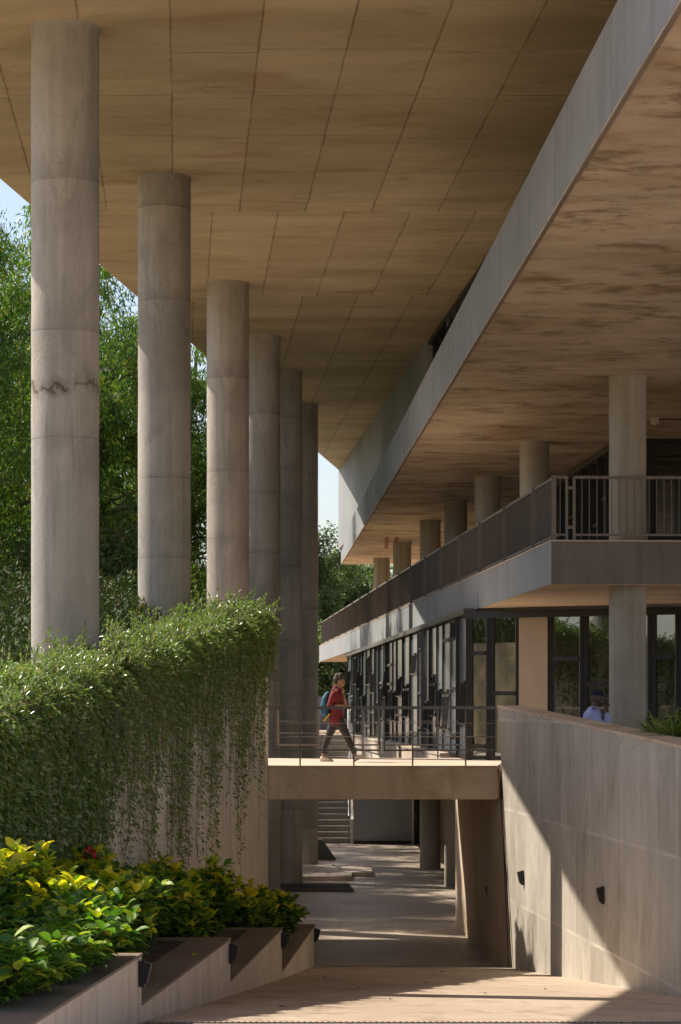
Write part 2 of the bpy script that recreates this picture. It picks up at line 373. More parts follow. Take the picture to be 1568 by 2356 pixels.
M['white_plastic'] = plain('white_plastic', (.6,.56,.5), .5)
M['steel'] = plain('galvanised_steel', (.2,.2,.2), .4, .8)

def milky():
    m, n, l, P = nodes('milky_blue_glass')
    P.inputs['Base Color'].default_value = (.20,.235,.27,1); P.inputs['Roughness'].default_value = .12; P.inputs['Specular IOR Level'].default_value = .8
    tr = n.new('ShaderNodeBsdfTransparent'); tr.inputs[0].default_value = (.7,.75,.78,1)
    mx = n.new('ShaderNodeMixShader'); mx.inputs[0].default_value = .3
    l.new(P.outputs[0], mx.inputs[1]); l.new(tr.outputs[0], mx.inputs[2]); l.new(mx.outputs[0], n['Material Output'].inputs[0]); return m
M['glass_blue'] = milky()
M['front_fascia'] = concrete('front_fascia_concrete', (.20,.17,.145), (.25,.215,.185), stain=(.13,.11,.09), stain_amt=.3, stretch=(1,.4,1), streak=(4,4,.3), streak_amt=.4, bump=.12)  # browner than the side fascia, with the front's shade put into the colour too
# ------------------------------------------------------------------ setting: ground, ramp, courtyard, embankment
def wallx(D): return -1.4 - (46 - D) * .118           # creeper wall face
def rwx(D): return 3.04 + (46 - D) * .0827            # panelled wall face
def rwt(D): return -.03 - .0327 * (46 - D)
def rampz(D): return -1.187 - .0829 * D
tag(MB().add([(-2500,-300,-5.6),(2500,-300,-5.6),(2500,4500,-5.6),(-2500,4500,-5.6)], [(0,1,2,3)]).build('ground', M['earth']), kind='structure')
mb = MB(); ds = [-30, 5] + list(np.linspace(6, 46, 21))
for a, b in zip(ds[:-1], ds[1:]):
    za = rampz(max(a, 5)); zb = rampz(max(b, 5))
    mb.hexa([(-9,a,za-.4),(9,a,za-.4),(9,b,zb-.4),(-9,b,zb-.4),(-9,a,za),(9,a,za),(9,b,zb),(-9,b,zb)])
me_r = MB(); vs = []; fs = []
for i, d in enumerate(ds):
    z = rampz(max(d, 5)); vs += [(-9, d, z), (9, d, z)]
    if i: fs.append((2*i-2, 2*i-1, 2*i+1, 2*i))
me_r.add(vs, fs)
tag(me_r.build('ramp', M['floor']), kind='structure')
tag(MB().box((-9, 46.03, -5.5), (9, 110, -5.0)).build('courtyard_floor', M['floor_low']), kind='structure')
# raised pale platform and its low steps
tag(MB().prism([(-1.3,68.4),(.33,68.4),(.33,70.0),(.95,70.0),(.95,73.5),(-1.3,73.5)], -4.995, -4.87).build('pavement_step', M['platform'], bevel=.01), kind='structure')

# embankment behind the creeper wall
E = [(-1.62,45.98),(-1.75,57.5),(-4.1,58.5),(-5.4,84),(-5.4,100),(-60,100),(-60,12),(wallx(26)-.25,12),(wallx(26)-.25,26)]
def ez(p): return max(-1.9, min(1.9, -2.51 + .0895 * p[1])) - .12
tops = []
ys = [12, 18, 25.9, 26.1, 32, 38, 42, 45.98, 46.25]
def ex(y):
    if y <= 26: return wallx(26) - .26
    return wallx(min(y, 46)) - .24
vs = []; fs = []
for i, y in enumerate(ys):
    z = -1.99 if y < 26 else ez((0, y))
    vs += [(ex(y), y, -5.6), (ex(y), y, z), (-9, y, z + .1), (-60, y, z + 1.0)]
    if i:
        k = 4 * i
        for j in range(3): fs.append((k - 4 + j, k + j, k + j + 1, k - 3 + j))
fs.append((0,1,2,3)); k = 4 * (len(ys) - 1); fs.append((k+3,k+2,k+1,k))
tag(MB().add(vs, fs).build('embankment', M['grass']), kind='structure')
tag(MB().prism([(-60,46.26),(-5.25,46.26),(-5.25,58),(-5.6,84),(-5.6,100),(-60,100)], -5.5, -1.2).build('garden_ground', M['grass']), kind='structure')
# ground behind and to the right
tag(MB().prism([(.45,87.2),(60,87.2),(60,400),(-60,400),(-60,100.5),(-3.2,100.5),(-3.2,93.3),(.45,93.3)], -5.5, -1.12).build('rear_terrace', M['earth']), kind='structure')
tag(MB().prism([(rwx(-20)+.35,-20),(60,-20),(60,86.6),(9.2,86.6),(9.2,54.5),(3.2,54.5),(3.2,50),(3.36,46.3),(rwx(44)+.35,44)], -5.5, -1.15).build('side_terrace', M['deck']), kind='structure')

# ------------------------------------------------------------------ large structure
# canopy over everything
def cex(D): return -6.13 + .114 * (D - 43)
CANOPY_NEAR = 21
canopy = MB().prism([(cex(CANOPY_NEAR),CANOPY_NEAR),(16,CANOPY_NEAR),(16,96),(-.09,96)], 9.5, 10.0).build('roof_canopy', M['soffit'])
tag(canopy, 'vast board-marked concrete roof slab overhead, resting on the tall round columns', 'roof')
# upper storey wall hanging between canopy and gallery slab
def wx(D): return -.09 + (96 - D) * .0684
uw = thing('upper_wall', 'grey concrete upper storey wall between the roof canopy and the gallery parapet', 'wall')
MB().prism([(wx(95.9),95.9),(wx(62.2),62.2),(15,62.2),(15,95.9)][::-1][::-1], 6.3, 9.498).build('wall', M['fascia'], uw)
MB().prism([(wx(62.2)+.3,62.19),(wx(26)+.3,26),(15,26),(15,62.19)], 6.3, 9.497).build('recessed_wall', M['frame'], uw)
for i in range(15):
    d = 62.1 - i * 1.3
    w = MB(); w.bar((wx(d)+.2, d, 6.35), (wx(d)+.2, d, 9.49), .06, .12); w.bar((wx(d)+.2, d, 9.44), (wx(d-1.3)+.2, d-1.3, 9.44), .3, .1)
    w.bar((wx(d)+.2, d, 7.6+(i%3)*.4), (wx(d-1.3)+.2, d-1.3, 7.6+(i%3)*.4), .06, .06)
    wf = w.build('window_frame', M['frame'], uw)
    g = MB(); g.bar((wx(d)+.27, d-.06, 7.85), (wx(d-1.3)+.27, d-1.24, 7.85), .012, 2.9); g.build('pane', M['glass_dark'], wf)

# gallery slab A with its parapet
def ax(D): return 2.75 - (D - 19.3) * .03556
ga = thing('gallery_slab', 'long concrete gallery slab with a smooth grey parapet, crossing the upper right', 'slab')
MB().prism([(ax(18),18),(16,18),(16,96),(ax(96),96)], 5.7, 6.2).build('slab', M['soffit_rough'], ga)
p = MB()
p.prism([(ax(18)-.004,17.996),(ax(18)+.16,17.996),(ax(95.84)+.16,95.84),(ax(96.004)-.004,96.004)], 5.72, 6.7)
p.build('parapet', M['fascia'], ga, bevel=.012)
dm = MB(); dm.prism([(ax(18)+.0,18),(ax(18)+.05,18),(ax(96)+.05,95.9),(ax(96)+.0,95.9)], 5.685, 5.7); dm.build('drip_edge', M['coping'], ga)
for (x0, x1) in ((1.83,1.98),(1.50,1.65)):
    MB().prism([(x0-.0,80.5),(x0+.13,80.5),(x0+.22,86.5),(x0+.09,86.5)], 5.693, 5.699).build('paint_mark', M['red_paint'], ga)

# balcony slab B
def bx_(D): return 3.58 - (D - 40.6) * .0641
bs = thing('balcony_slab', 'concrete first floor balcony slab with a plain fascia, over the glazed ground floor', 'balcony')
MB().prism([(bx_(40.6)+.02,40.62),(14,41.1),(14,112),(bx_(112)+.02,111.98)], 2.07, 2.72).build('slab', M['soffit_low'], bs)
MB().prism([(bx_(40.6),40.6),(bx_(40.6)+.16,40.615),(bx_(111.9)+.16,111.9),(bx_(112),112)], 2.075, 2.8).build('fascia', M['fascia'], bs, bevel=.01)
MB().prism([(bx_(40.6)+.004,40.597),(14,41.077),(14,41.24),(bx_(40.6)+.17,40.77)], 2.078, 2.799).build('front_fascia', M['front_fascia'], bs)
MB().prism([(bx_(40.6)-.012,40.588),(14,41.068),(14,41.26),(bx_(40.6)+.2,40.79),(bx_(111.9)+.2,111.9),(bx_(112)-.012,112)], 2.802, 2.825).build('edge_trim', M['deck'], bs)

# ground-floor slab G over the open lower level
def fx(D): return 2.75 - (D - 50.7) * .0547
gs = thing('ground_floor_slab', 'pale concrete ledge carrying the glazed ground floor behind the footbridge', 'slab')
MB().prism([(fx(54.6)-.25,54.6),(9.1,54.6),(9.1,86.6),(3,96),(fx(96)-.25,96)], -1.5, -1.13).build('slab', M['deck'], gs, bevel=.01)
MB().prism([(fx(62)-.2,62),(fx(62)-.02,62),(fx(96)-.02,95.9),(fx(96)-.2,95.9)], -2.3, -1.502).build('lower_band', M['wall'], gs)

# footbridge
br = thing('footbridge', 'concrete footbridge with a deep weathered beam crossing the ramp', 'bridge')
xl, xr = -1.58, 3.02
MB().prism([(-1.395,46.02),(xr,46.0),(xr+.2,47.5),(xr+.05,52.5),(-5.2,52.5),(-5.2,46.28),(-1.395,46.28)], -1.80, -1.165).build('beam', M['beam'], br, bevel=.015)
MB().prism([(-1.39,46.0),(xr+.002,45.98),(xr+.7,52.9),(-5.24,52.5),(-5.24,46.275),(-1.39,46.275)], -1.165, -1.146).build('deck', M['deck'], br)
# area between bridge and building, deck level
tag(MB().prism([(3.25,46.9),(16,46.9),(16,54.59),(2.62,54.59),(2.62,52.6),(3.25,52.52)], -1.48, -1.148).build('terrace_floor', M['deck']), kind='structure')

# panelled retaining wall on the right
rw = thing('panelled_wall', 'panelled concrete retaining wall with sloping top, sunlit in its lower part', 'retaining wall')
st = [46.0, 44.2, 40, 35, 30, 25, 20, 10, 0, -10]
mb = MB()
for a, b in zip(st[:-1], st[1:]):
    ab = 44.2 if a == 46.0 else a; bb = b if b != 44.2 else 44.15
    if a == 46.0:
        mb.hexa([(rwx(44.2),44.2,-5.2),(rwx(44.2)+.3,44.2,-5.2),(rwx(44.2)+.3,44.21,-5.2),(rwx(44.2),44.21,-5.2),
                 (rwx(44.2),44.2,rwt(44.2)),(rwx(44.2)+.3,44.2,rwt(44.2)),(rwx(46)+.3,46,rwt(46)),(rwx(46),46,rwt(46))])
    else:
        mb.hexa([(rwx(b),b,-5.5),(rwx(b)+.3,b,-5.5),(rwx(a)+.3,a,-5.5),(rwx(a),a,-5.5),
                 (rwx(b),b,rwt(b)),(rwx(b)+.3,b,rwt(b)),(rwx(a)+.3,a,rwt(a)),(rwx(a),a,rwt(a))])
mb.build('wall', M['wall_panel'], rw)
mb = MB()
mb.hexa([(rwx(-10)-.012,-10,rwt(-10)),(rwx(-10)+.6,-10,rwt(-10)),(rwx(46)+.42,46.01,rwt(46)),(rwx(46)-.012,46.01,rwt(46)),
         (rwx(-10)-.012,-10,rwt(-10)+.045),(rwx(-10)+.6,-10,rwt(-10)+.045),(rwx(46)+.42,46.01,rwt(46)+.045),(rwx(46)-.012,46.01,rwt(46)+.045)])
mb.build('coping', M['beam'], rw)
jt = MB(); jt.bar((3.04-.0,46.02,-1.2),(rwx(44.2)+.0,44.19,-5.0),.016,.016); jt.bar((3.09,46.22,-1.25),(rwx(44.2)-.045,44.6,-5.0),.014,.014)
jt.build('expansion_joint', M['black'], rw)
# wall below the bridge
ab = MB()
b4 = [(3.33,44.6,-5.1),(2.99,46.7,-5.1),(2.7,52.4,-5.1),(2.61,54.2,-5.1),(3.3,54.4,-5.1),(3.7,44.6,-5.1)]
t4 = [(3.06,46.06,-1.82),(2.93,46.75,-1.82),(2.55,52.3,-1.82),(2.60,54.2,-1.82),(3.3,54.4,-1.82),(3.7,46.06,-1.82)]
ab.add(b4 + t4, [(5,4,3,2,1,0),(6,7,8,9,10,11)] + [(i, (i+1)%6, 6+(i+1)%6, 6+i) for i in range(6)][::1])
ob = ab.build('abutment_wall', M['abut'])
tag(ob, 'brown concrete abutment wall below the right end of the footbridge', 'wall')
ab2 = MB().box((2.75,52.5,-1.84),(3.4,54.35,-1.49)).build('abutment_cap', M['beam'], ob)

# creeper wall on the left (stations every few metres, sloping top)
def wt(D): return (-.18 + (D - 26) * .0895) if D >= 26 else -1.9
cw = MB()
st = [46.0, 42, 38, 34, 30, 26.0]
for a, b in zip(st[:-1], st[1:]):
    cw.hexa([(wallx(b)-.25,b,-5.5),(wallx(b),b,-5.5),(wallx(a),a,-5.5),(wallx(a)-.25,a,-5.5),
             (wallx(b)-.25,b,wt(b)),(wallx(b),b,wt(b)),(wallx(a),a,wt(a)),(wallx(a)-.25,a,wt(a))])
cw.hexa([(wallx(24.55)-.25,24.55,-5.5),(wallx(24.55),24.55,-5.5),(wallx(26),25.99,-5.5),(wallx(26)-.25,25.99,-5.5),
         (wallx(24.55)-.25,24.55,-1.95),(wallx(24.55),24.55,-1.95),(wallx(26),25.99,-1.95),(wallx(26)-.25,25.99,-1.95)])  # low unseen stretch, cut down to let sun onto the yellow shrubs
cw.hexa([(wallx(12)-.25,12,-5.5),(wallx(12),12,-5.5),(wallx(24.55),24.54,-5.5),(wallx(24.55)-.25,24.54,-5.5),(wallx(12)-.25,12,.3),(wallx(12),12,.3),(wallx(24.55),24.54,.3),(wallx(24.55)-.25,24.54,.3)])  # unseen near stretch, built up to shade the low front shrubs
cw.box((-1.66,46.001,-5.5),(-1.4,46.26,wt(46)))
cwo = cw.build('retaining_wall', M['wall']); tag(cwo, 'plain concrete retaining wall draped with green creeper, left of the footbridge', 'retaining wall')

# tall columns
tall = [(-3.86,33.5,.6,'cracked'),(-3.17,43,1.1,''),(-2.53,53.7,-5.0,''),(-2.02,61.4,-5.0,''),(-1.56,67.9,-5.0,''),(-1.18,75.2,-5.0,'')]
tl = ['nearest tall round concrete column with a jagged dark crack, at the left','tall round concrete column second from the left, lit along its left edge',
      'tall round concrete column third from the left, behind the top of the creeper','tall column fourth from the left, mostly beside the third one',
      'dark streaked tall column fifth from the left, next to the last of the row','farthest tall column of the row, beside the strip of sky']
def column(x, D, z0, z1, r, mat, name, label, group, flare=0):
    n = 56; secs = []; zs = [z0 + (z1 - z0) * i / 40 for i in range(41)]
    for z in zs:
        k = 1 + rng.normal(0, .0022)
        secs.append((x + rng.normal(0, .0015), D, z, r * k, r * k))
    m = MB().loft(secs, n)
    if flare: m.loft([(x, D, z1 - .12, r * 1.002, r * 1.002), (x, D, z1 - .03, r * 1.035, r * 1.035), (x, D, z1 + .02, r * flare, r * flare)], n)
    o = m.build(name, mat, smooth=True, loc=(x, D, 0 if mat is M['column_crack'] else 0))
    return tag(o, label, 'column', group)
for i, ((x, D, zb, k), lb) in enumerate(zip(tall, tl)):
    column(x, D, zb - .6, 9.54, .475, M['column_crack'] if k else M['column'], 'concrete_column', lb, 'tall columns under the canopy', 1.09 if i == 0 else 1.02)
short = [(4.97,41.35,-1.2),(4.19,51.6,-1.2),(3.66,59.4,-5.0),(3.2,66.3,-5.0),(2.76,73.4,-5.0),(2.14,83,-1.2),(1.59,92,-1.2)]
sl = ['widest gallery column, at the right edge, running through the balcony floor','gallery column second from the right, left of the stair-like glazing',
      'gallery column third from the right, rising behind the balcony railing','gallery column fourth from the right, darker on its right side',
      'gallery column in the middle of the row, third from its far end','gallery column second from the far end, beside the two red paint marks','smallest gallery column, at the far left end of the row']
for (x, D, z), lb in zip(short, sl):
    column(x, D, z - .1, 5.74, .32, M['column_small'], 'gallery_column', lb, 'slimmer columns of the gallery building', 1.04)

# ------------------------------------------------------------------ stairs, grey wall, door below
stt = thing('staircase', 'straight concrete stairs rising behind the footbridge', 'stairs')
for i in range(19):
    MB().box((-3.1, 87.0 + i * .32, -5.02), (.36, 93.35, -4.99 + .205 * (i + 1) - .025)).build('step', M['coping'], stt) if i == -1 else None
    MB().box((-3.1, 87.0 + i * .32, -5.02 if i == 0 else -5.0 + .205 * i - .2), (.36, 87.34 + i * .32 + .3, -5.0 + .205 * (i + 1) - .03)).build('riser', M['stair'], stt)
    MB().box((-3.1, 86.97 + i * .32, -5.0 + .205 * (i + 1) - .029), (.36, 87.3 + i * .32, -5.0 + .205 * (i + 1))).build('tread', M['platform'], stt)
MB().hexa([(.365,86.7,-5),(.47,86.7,-5),(.47,93.3,-5),(.365,93.3,-5),(.365,86.7,-4.1),(.47,86.7,-4.1),(.47,93.3,-.1),(.365,93.3,-.1)]).build('side_wall', M['white_plastic'], stt)
hr = MB(); hr.tube([(.3,86.8,-4.0),(.3,93.2,-.05)], .025); hr.tube([(.3,86.8,-4.95),(.3,86.8,-4.0)], .02); hr.build('handrail', M['steel'], stt)
gw = thing('grey_wall', 'smooth blue-grey painted wall at the back of the lower courtyard', 'wall')
MB().box((.475,86.6,-5.01),(2.6,86.85,-1.5)).build('wall', M['grey_wall'], gw)
MB().box((.47,86.57,-5.0),(2.6,86.6,-4.88)).build('skirting', M['frame'], gw)
MB().box((2.58,86.55,-5.0),(2.66,86.9,-1.5)).build('trim', M['white_plastic'], gw)
dr = thing('courtyard_door', 'dark narrow door right of the grey courtyard wall', 'door')
MB().box((2.665,86.7,-5.0),(3.1,86.8,-1.5)).build('panel', M['frame'], dr)
MB().box((2.72,86.66,-4.1),(2.75,86.7,-3.9)).build('handle', M['steel'], dr)
lw = MB().box((3.105,86.6,-5.01),(9.2,86.85,-1.5)).build('back_wall', M['beam']); tag(lw, 'brown shaded wall behind the lower gallery columns', 'wall')

# ------------------------------------------------------------------ glazed facades
fa = thing('glass_facade', 'long ground floor glazed wall with dark deep mullions and staggered crossbars', 'facade')
dvec = Vector((-.0547, 1, 0)).normalized(); nvec = Vector((-1, -.0547, 0)).normalized()
D = 50.7; k = 0
rr = random.Random(5)
while D < 95.5:
    w = rr.choice([1.5, 1.8, 2.1, 2.5]); D2 = min(96, D + w)
    z0, z1 = -1.12, 1.98
    a = Vector((fx(D), D, 0)); b = Vector((fx(D2), D2, 0))
    m_ = MB(); dep = rr.choice([.09,.11,.14])
    m_.bar(a + Vector((0,0,z0)) + nvec * (dep/2 - .05), a + Vector((0,0,z1)) + nvec * (dep/2 - .05), dep, .07, up=(0,1,0))
    fmt = M['frame'] if rr.random() < .62 else M['frame_lite']  # lighter metal on some frames puts sun-catching mullions into the colour
    hs = sorted([rr.uniform(-.75,-.2), rr.uniform(.1,.9), rr.uniform(1.1,1.6)][:rr.choice([1,2,2,3])])
    for h in hs + [z0 + .05]:
        m_.bar(a + Vector((0,0,h)) + nvec * .03, b + Vector((0,0,h)) + nvec * .005, .075, .07)
    h0 = rr.choice(hs); h1 = h0 + rr.uniform(.5, 1.0); h1 = min(h1, 1.9)
    for q in (w*.3, w*.62):
        m_.bar(a + dvec*q + Vector((0,0,h0)) + nvec*.08, a + dvec*q + Vector((0,0,h1)) + nvec*.03, .07, .045, up=(0,1,0))
    m_.bar(a + dvec*w*.3 + Vector((0,0,h1)) + nvec*.02, a + dvec*w*.62 + Vector((0,0,h1)) + nvec*.02, .07, .06)
    wf = m_.build('window_frame', fmt, fa)
    g = MB(); g.bar(a + dvec*.035 + Vector((0,0,(z0+z1)/2)), b - dvec*.035 + Vector((0,0,(z0+z1)/2)), .012, z1-z0-.1); g.build('pane', M['glass_blue'], wf)
    D = D2; k += 1
hd = MB(); hd.bar(Vector((fx(50.7),50.7,2.02)) + nvec*.02, Vector((fx(96),96,2.02)) + nvec*.02, .22, .12); hd.build('head_rail', M['frame_lite'], fa)
sl_ = MB(); sl_.bar(Vector((fx(54.6),54.6,-1.1)) + nvec*.12, Vector((fx(96),96,-1.1)) + nvec*.12, .3, .06); sl_.build('sill', M['platform'], fa)

# front glazing right of the corner: endpoints in plan
f0 = Vector((fx(50.7), 50.7, 0)); f1 = Vector((7.9, 47.6, 0)); fd = (f1 - f0).normalized(); fn = Vector((fd.y, -fd.x, 0))
def fp(px):     # plan point on the front glazing at picture column px
    s = (px - HX) / F; t = (s * f0.y - f0.x) / (fd.x - s * fd.y); return f0 + fd * t
ff = thing('entrance_glazing', 'front ground floor glazing with thick dark frames, behind the bluish column', 'glazing')
def vbar(mb, p, z0, z1, w=.09, d=.12): mb.bar(p + Vector((0,0,z0)), p + Vector((0,0,z1)), w, d, up=(0,1,0))
xs = [1078, 1128, 1193, 1197, 1262, 1268, 1341, 1408, 1494, 1563, 1640, 1720]
def panel(parent, a, b, z0, z1, cross, fmat, gmat, fw=.09):
    m_ = MB(); q = fd * fw/2
    vbar(m_, a + q, z0, z1, fw, .12); vbar(m_, b - q, z0, z1, fw, .12)
    for h in cross: m_.bar(a + q*2 + Vector((0,0,h)), b - q*2 + Vector((0,0,h)), .1, .085)
    o = m_.build('window_frame', fmat, parent)
    g = MB(); g.bar(a + q*2 + Vector((0,0,(z0+z1)/2)), b - q*2 + Vector((0,0,(z0+z1)/2)), .012, z1-z0); g.build('pane', gmat, o)
z0, z1 = -1.14, 1.86
panel(ff, fp(1078), fp(1128), z0, z1, [1.12, -.85, z0+.05], M['frame'], M['glass'])
panel(ff, fp(1128), fp(1196), z0, z1, [.27, z0+.05], M['frame'], M['glass'])
panel(ff, fp(1265), fp(1344), z0, z1, [.98, -.30, z0+.05], M['frame'], M['glass'])
panel(ff, fp(1344), fp(1420), z0, z1, [.44, z0+.05], M['frame'], M['glass'])
panel(ff, fp(1420), fp(1500), z0, z1, [-.28, z0+.05], M['frame'], M['glass'])
panel(ff, fp(1500), fp(1564), z0, z1, [1.0, -.27, z0+.05], M['frame'], M['glass'])
panel(ff, fp(1564), fp(1660), z0, z1, [.5, z0+.05], M['frame'], M['glass'])
h_ = MB(); h_.bar(fp(1074) + Vector((0,0,1.93)) + fn*.03, fp(1700) + Vector((0,0,1.93)) + fn*.03, .2, .15); h_.build('head_beam', M['frame'], ff)
pw = MB(); pa, pb = fp(1197.5), fp(1263.5); pw.prism([pa+fn*.06, pb+fn*.06, pb-fn*.3, pa-fn*.3], -1.15, 1.855)
tag(pw.build('wall_pier', M['beige']), 'rough beige rendered pier between the dark window frames', 'wall')

# interior: back wall with an opening to the garden, reception desk-like counter and inner frames
iw = thing('interior_partition', 'white and green inner partition seen through the ground floor glass', 'partition')
MB().box((3.25,53.4,-1.14),(4.35,53.5,1.1)).build('panel', plain('green_glass_panel', (.18,.26,.19), .3), iw)
iw2 = thing('inner_window_frame', 'dark inner window grid seen through the entrance glass', 'window frame')
m_ = MB()
for q in range(12): m_.box((5.0+q*.7,60,-1.14),(5.06+q*.7,60.08,2.05))
for h in (-.35,.62,1.25): m_.box((5.0,59.99,h),(13,60.09,h+.06))
m_.build('grid', M['frame'], iw2)

cb_ = thing('added_ceiling_beam', 'added dark beams under the ceiling, standing in for tree reflections in the entrance glass', 'beam')
for dd, zz_ in ((54.5,1.35),(58.5,1.15),(64,.95),(69,.8)):  # invented beams; they darken the upper panes where trees are reflected
    MB().box((3.3,dd,zz_),(13.9,dd+.3,2.065)).build('beam', M['coping'], cb_)
# upper-floor glazing behind the balcony railing
uf = thing('upper_glazing', 'upper floor glazing with black uprights behind the balcony railing', 'glazing')
def ux(D): return 5.98 - (D - 51) * .047
for i in range(26):
    D = 51 + i * 1.25; m_ = MB(); a = Vector((ux(D),D,0)); b = Vector((ux(D+1.25),D+1.25,0))
    m_.bar(a + Vector((0,0,2.75)), a + Vector((0,0,5.6)), .22, .1, up=(0,1,0))
    h = [3.6,4.6,4.1,3.2][i%4]
    m_.bar(a + Vector((0,0,h)), b + Vector((0,0,h)), .1, .07)
    o = m_.build('window_frame', M['frame'], uf)
    g = MB(); g.bar(a + Vector((0,.06,4.2)), b + Vector((0,-.06,4.2)), .012, 2.8); g.build('pane', M['glass_dark'], o)
m_ = MB(); m_.bar((ux(50.9)-.04,50.9,5.62),(ux(84),84,5.62),.16,.14); m_.build('head_rail', M['frame_lite'], uf)
uf2 = thing('upper_front_glazing', 'upper floor front glazing in black frames at the right edge', 'glazing')
def up_(px, D=50.95): return (px - HX) * D / F
for (pa_, pb_, cr) in ((1428,1502,[3.3,4.9]),(1502,1585,[3.55,5.1]),(1585,1680,[3.3,4.6])):
    m_ = MB(); xa, xb = up_(pa_), up_(pb_)
    m_.box((xa,50.9,2.75),(xa+.1,51.02,5.55)); m_.box((xb-.1,50.9,2.75),(xb,51.02,5.55))
    for h in cr: m_.box((xa+.1,50.91,h),(xb-.1,51.01,h+.12))
    o = m_.build('window_frame', M['frame'], uf2)
    MB().box((xa+.1,50.955,2.75),(xb-.1,50.965,5.55)).build('pane', M['glass_dark'], o)
MB().box((up_(1420),50.88,5.55),(up_(1700),51.05,5.695)).build('head_beam', M['frame'], uf2)
tag(MB().box((8.5,41.2,2.83),(8.7,96,5.69)).build('inner_wall', M['grey_wall']), 'dim inner wall behind the upper floor glazing', 'wall')

# ------------------------------------------------------------------ railings
RT, RM, RB, RF = -.03, -.59, -.85, -1.146
def bridge_rail(D, posts, panels, label, xa, xb):
    t = thing('bridge_railing', label, 'railing', 'railings along the footbridge')
    m_ = MB(); m_.bar((xa,D,RT),(xb,D,RT),.06,.06); m_.build('top_rail', M['rail'], t)
    for (a, b) in panels:
        a = (a - HX) * D / F; b = (b - HX) * D / F
        m_ = MB(); m_.bar((a,D,RB),(b,D,RB),.03,.035)
        m_.bar((a,D,RB-.015),(a,D,RT),.03,.03); m_.bar((b,D,RB-.015),(b,D,RT),.03,.03)
        m_.tube([(a,D,RM),(b,D,RM)],.009,6); m_.tube([(a,D,-.33),(b,D,-.33)],.006,6)
        m_.build('rail_panel', M['rail'], t)
    for px in posts:
        x = (px - HX) * D / F; MB().bar((x,D-.02,-1.19 if D < 47 else RF),(x,D-.02,RT),.03,.045,up=(0,1,0)).build('post', M['rail'], t)
bridge_rail(46.06, [691,814.7,950,1072], [(630,1031-157),(885,1142)], 'near steel railing of the footbridge, in front of the walking person', -1.38, 3.0)
bridge_rail(52.4, [733.8,836,1008,1130], [(640,872),(884,1128)], 'far steel railing of the footbridge, behind the walking person', -1.6, 3.4)

blr = thing('balcony_railing', 'long balcony railing of closely set grey bars, receding above the balcony fascia', 'railing', 'railings of the balcony')
b0, b1 = 2.88, 3.88
def bpnt(D, z, off=.09): return Vector((bx_(D) + off, D, z))
posts = [40.68, 43.05] + [43.05 + 3.93 * i for i in range(1, 18)]
m_ = MB(); m_.bar(bpnt(40.6,3.9), bpnt(111.8,3.9), .06, .045); m_.build('top_rail', M['rail'], blr)
m_ = MB(); m_.bar(bpnt(40.6,2.9), bpnt(111.8,2.9), .05, .035); m_.build('bottom_rail', M['rail'], blr)
for a, b in zip(posts, posts[1:] + [111.8]):
    m_ = MB(); m_.bar(bpnt(a,2.81,.06), bpnt(a,3.93,.06), .075, .05, up=(0,1,0)); m_.build('post', M['rail'], blr)
    m_ = MB(); n_ = max(2, int((b - a) / .12))
    for i in range(1, n_):
        d = a + (b - a) * i / n_
        p0_ = bpnt(d,2.91); m_.box((p0_.x-.013, d-.006, 2.91), (p0_.x+.013, d+.006, 3.88))
    m_.build('baluster_panel', M['bars'], blr)
bfr = thing('balcony_front_railing', 'short front balcony railing with thin spaced bars and a double post, at the right edge', 'railing', 'railings of the balcony')
def qf(px, z):
    x = (px - HX) * 40.85 / F; return Vector((x, 40.69 + (x - 3.6) * .046, z))
for (pa_, pb_) in ((1273,1303),(1321,1700)):
    m_ = MB(); m_.bar(qf(pa_,3.9), qf(pb_,3.9), .05, .05); m_.build('top_rail', M['rail'], bfr)
    m_ = MB(); m_.bar(qf(pa_,2.92), qf(pb_,2.92), .05, .035); m_.build('bottom_rail', M['rail'], bfr)
    m_ = MB(); n_ = max(2, round((pb_ - pa_) / 17.5))
    for i in range(1, n_): 
        p_ = pa_ + (pb_ - pa_) * i / n_; m_.bar(qf(p_,2.93), qf(p_,3.88), .012, .035, up=(0,1,0))
    m_.build('baluster_panel', M['bars'], bfr)
for px in (1303, 1320):
    m_ = MB(); m_.bar(qf(px,2.83), qf(px,3.92), .045, .05, up=(0,1,0)); m_.build('post', M['rail'], bfr)
for z in (3.05, 3.72):
    m_ = MB(); m_.bar(qf(1303,z), qf(1321,z), .04, .05); m_.build('bracket', M['rail'], bfr)

# ------------------------------------------------------------------ small fixtures
def wall_light(p, nrm, label, s=1.0):
    """body against the wall, slanted black visor; nrm: outward normal"""
    nrm = Vector(nrm).normalized(); sd = nrm.cross(Vector((0,0,1))); p = Vector(p)
    t = thing('wall_light', label, 'wall light', 'black wall lights', loc=p)
    def P(a, b, c): return sd * a * s + nrm * b * s + Vector((0,0,c * s))
    MB().hexa([P(-.045,.0,-.13),P(.045,.0,-.13),P(.045,.05,-.13),P(-.045,.05,-.13),P(-.045,0,.13),P(.045,0,.13),P(.045,.05,.13),P(-.045,.05,.13)]).build('back_box', M['black'], t, bevel=.006)
    MB().hexa([P(-.05,.051,-.10),P(.05,.051,-.10),P(.05,.075,-.10),P(-.05,.075,-.10),P(-.05,.051,.12),P(.05,.051,.12),P(.05,.12,.10),P(-.05,.12,.10)]).build('visor', M['black'], t, bevel=.006)
    MB().hexa([P(-.03,.075,-.08),P(.03,.075,-.08),P(.03,.08,-.08),P(-.03,.08,-.08),P(-.03,.078,-.02),P(.03,.078,-.02),P(.03,.083,-.02),P(-.03,.083,-.02)]).build('lens', M['white_plastic'], t)
def rwpt(px, py):
    D = 37642 / (px - HX + 455); return (rwx(D) - .002, D, -(py - HY) * D / F)
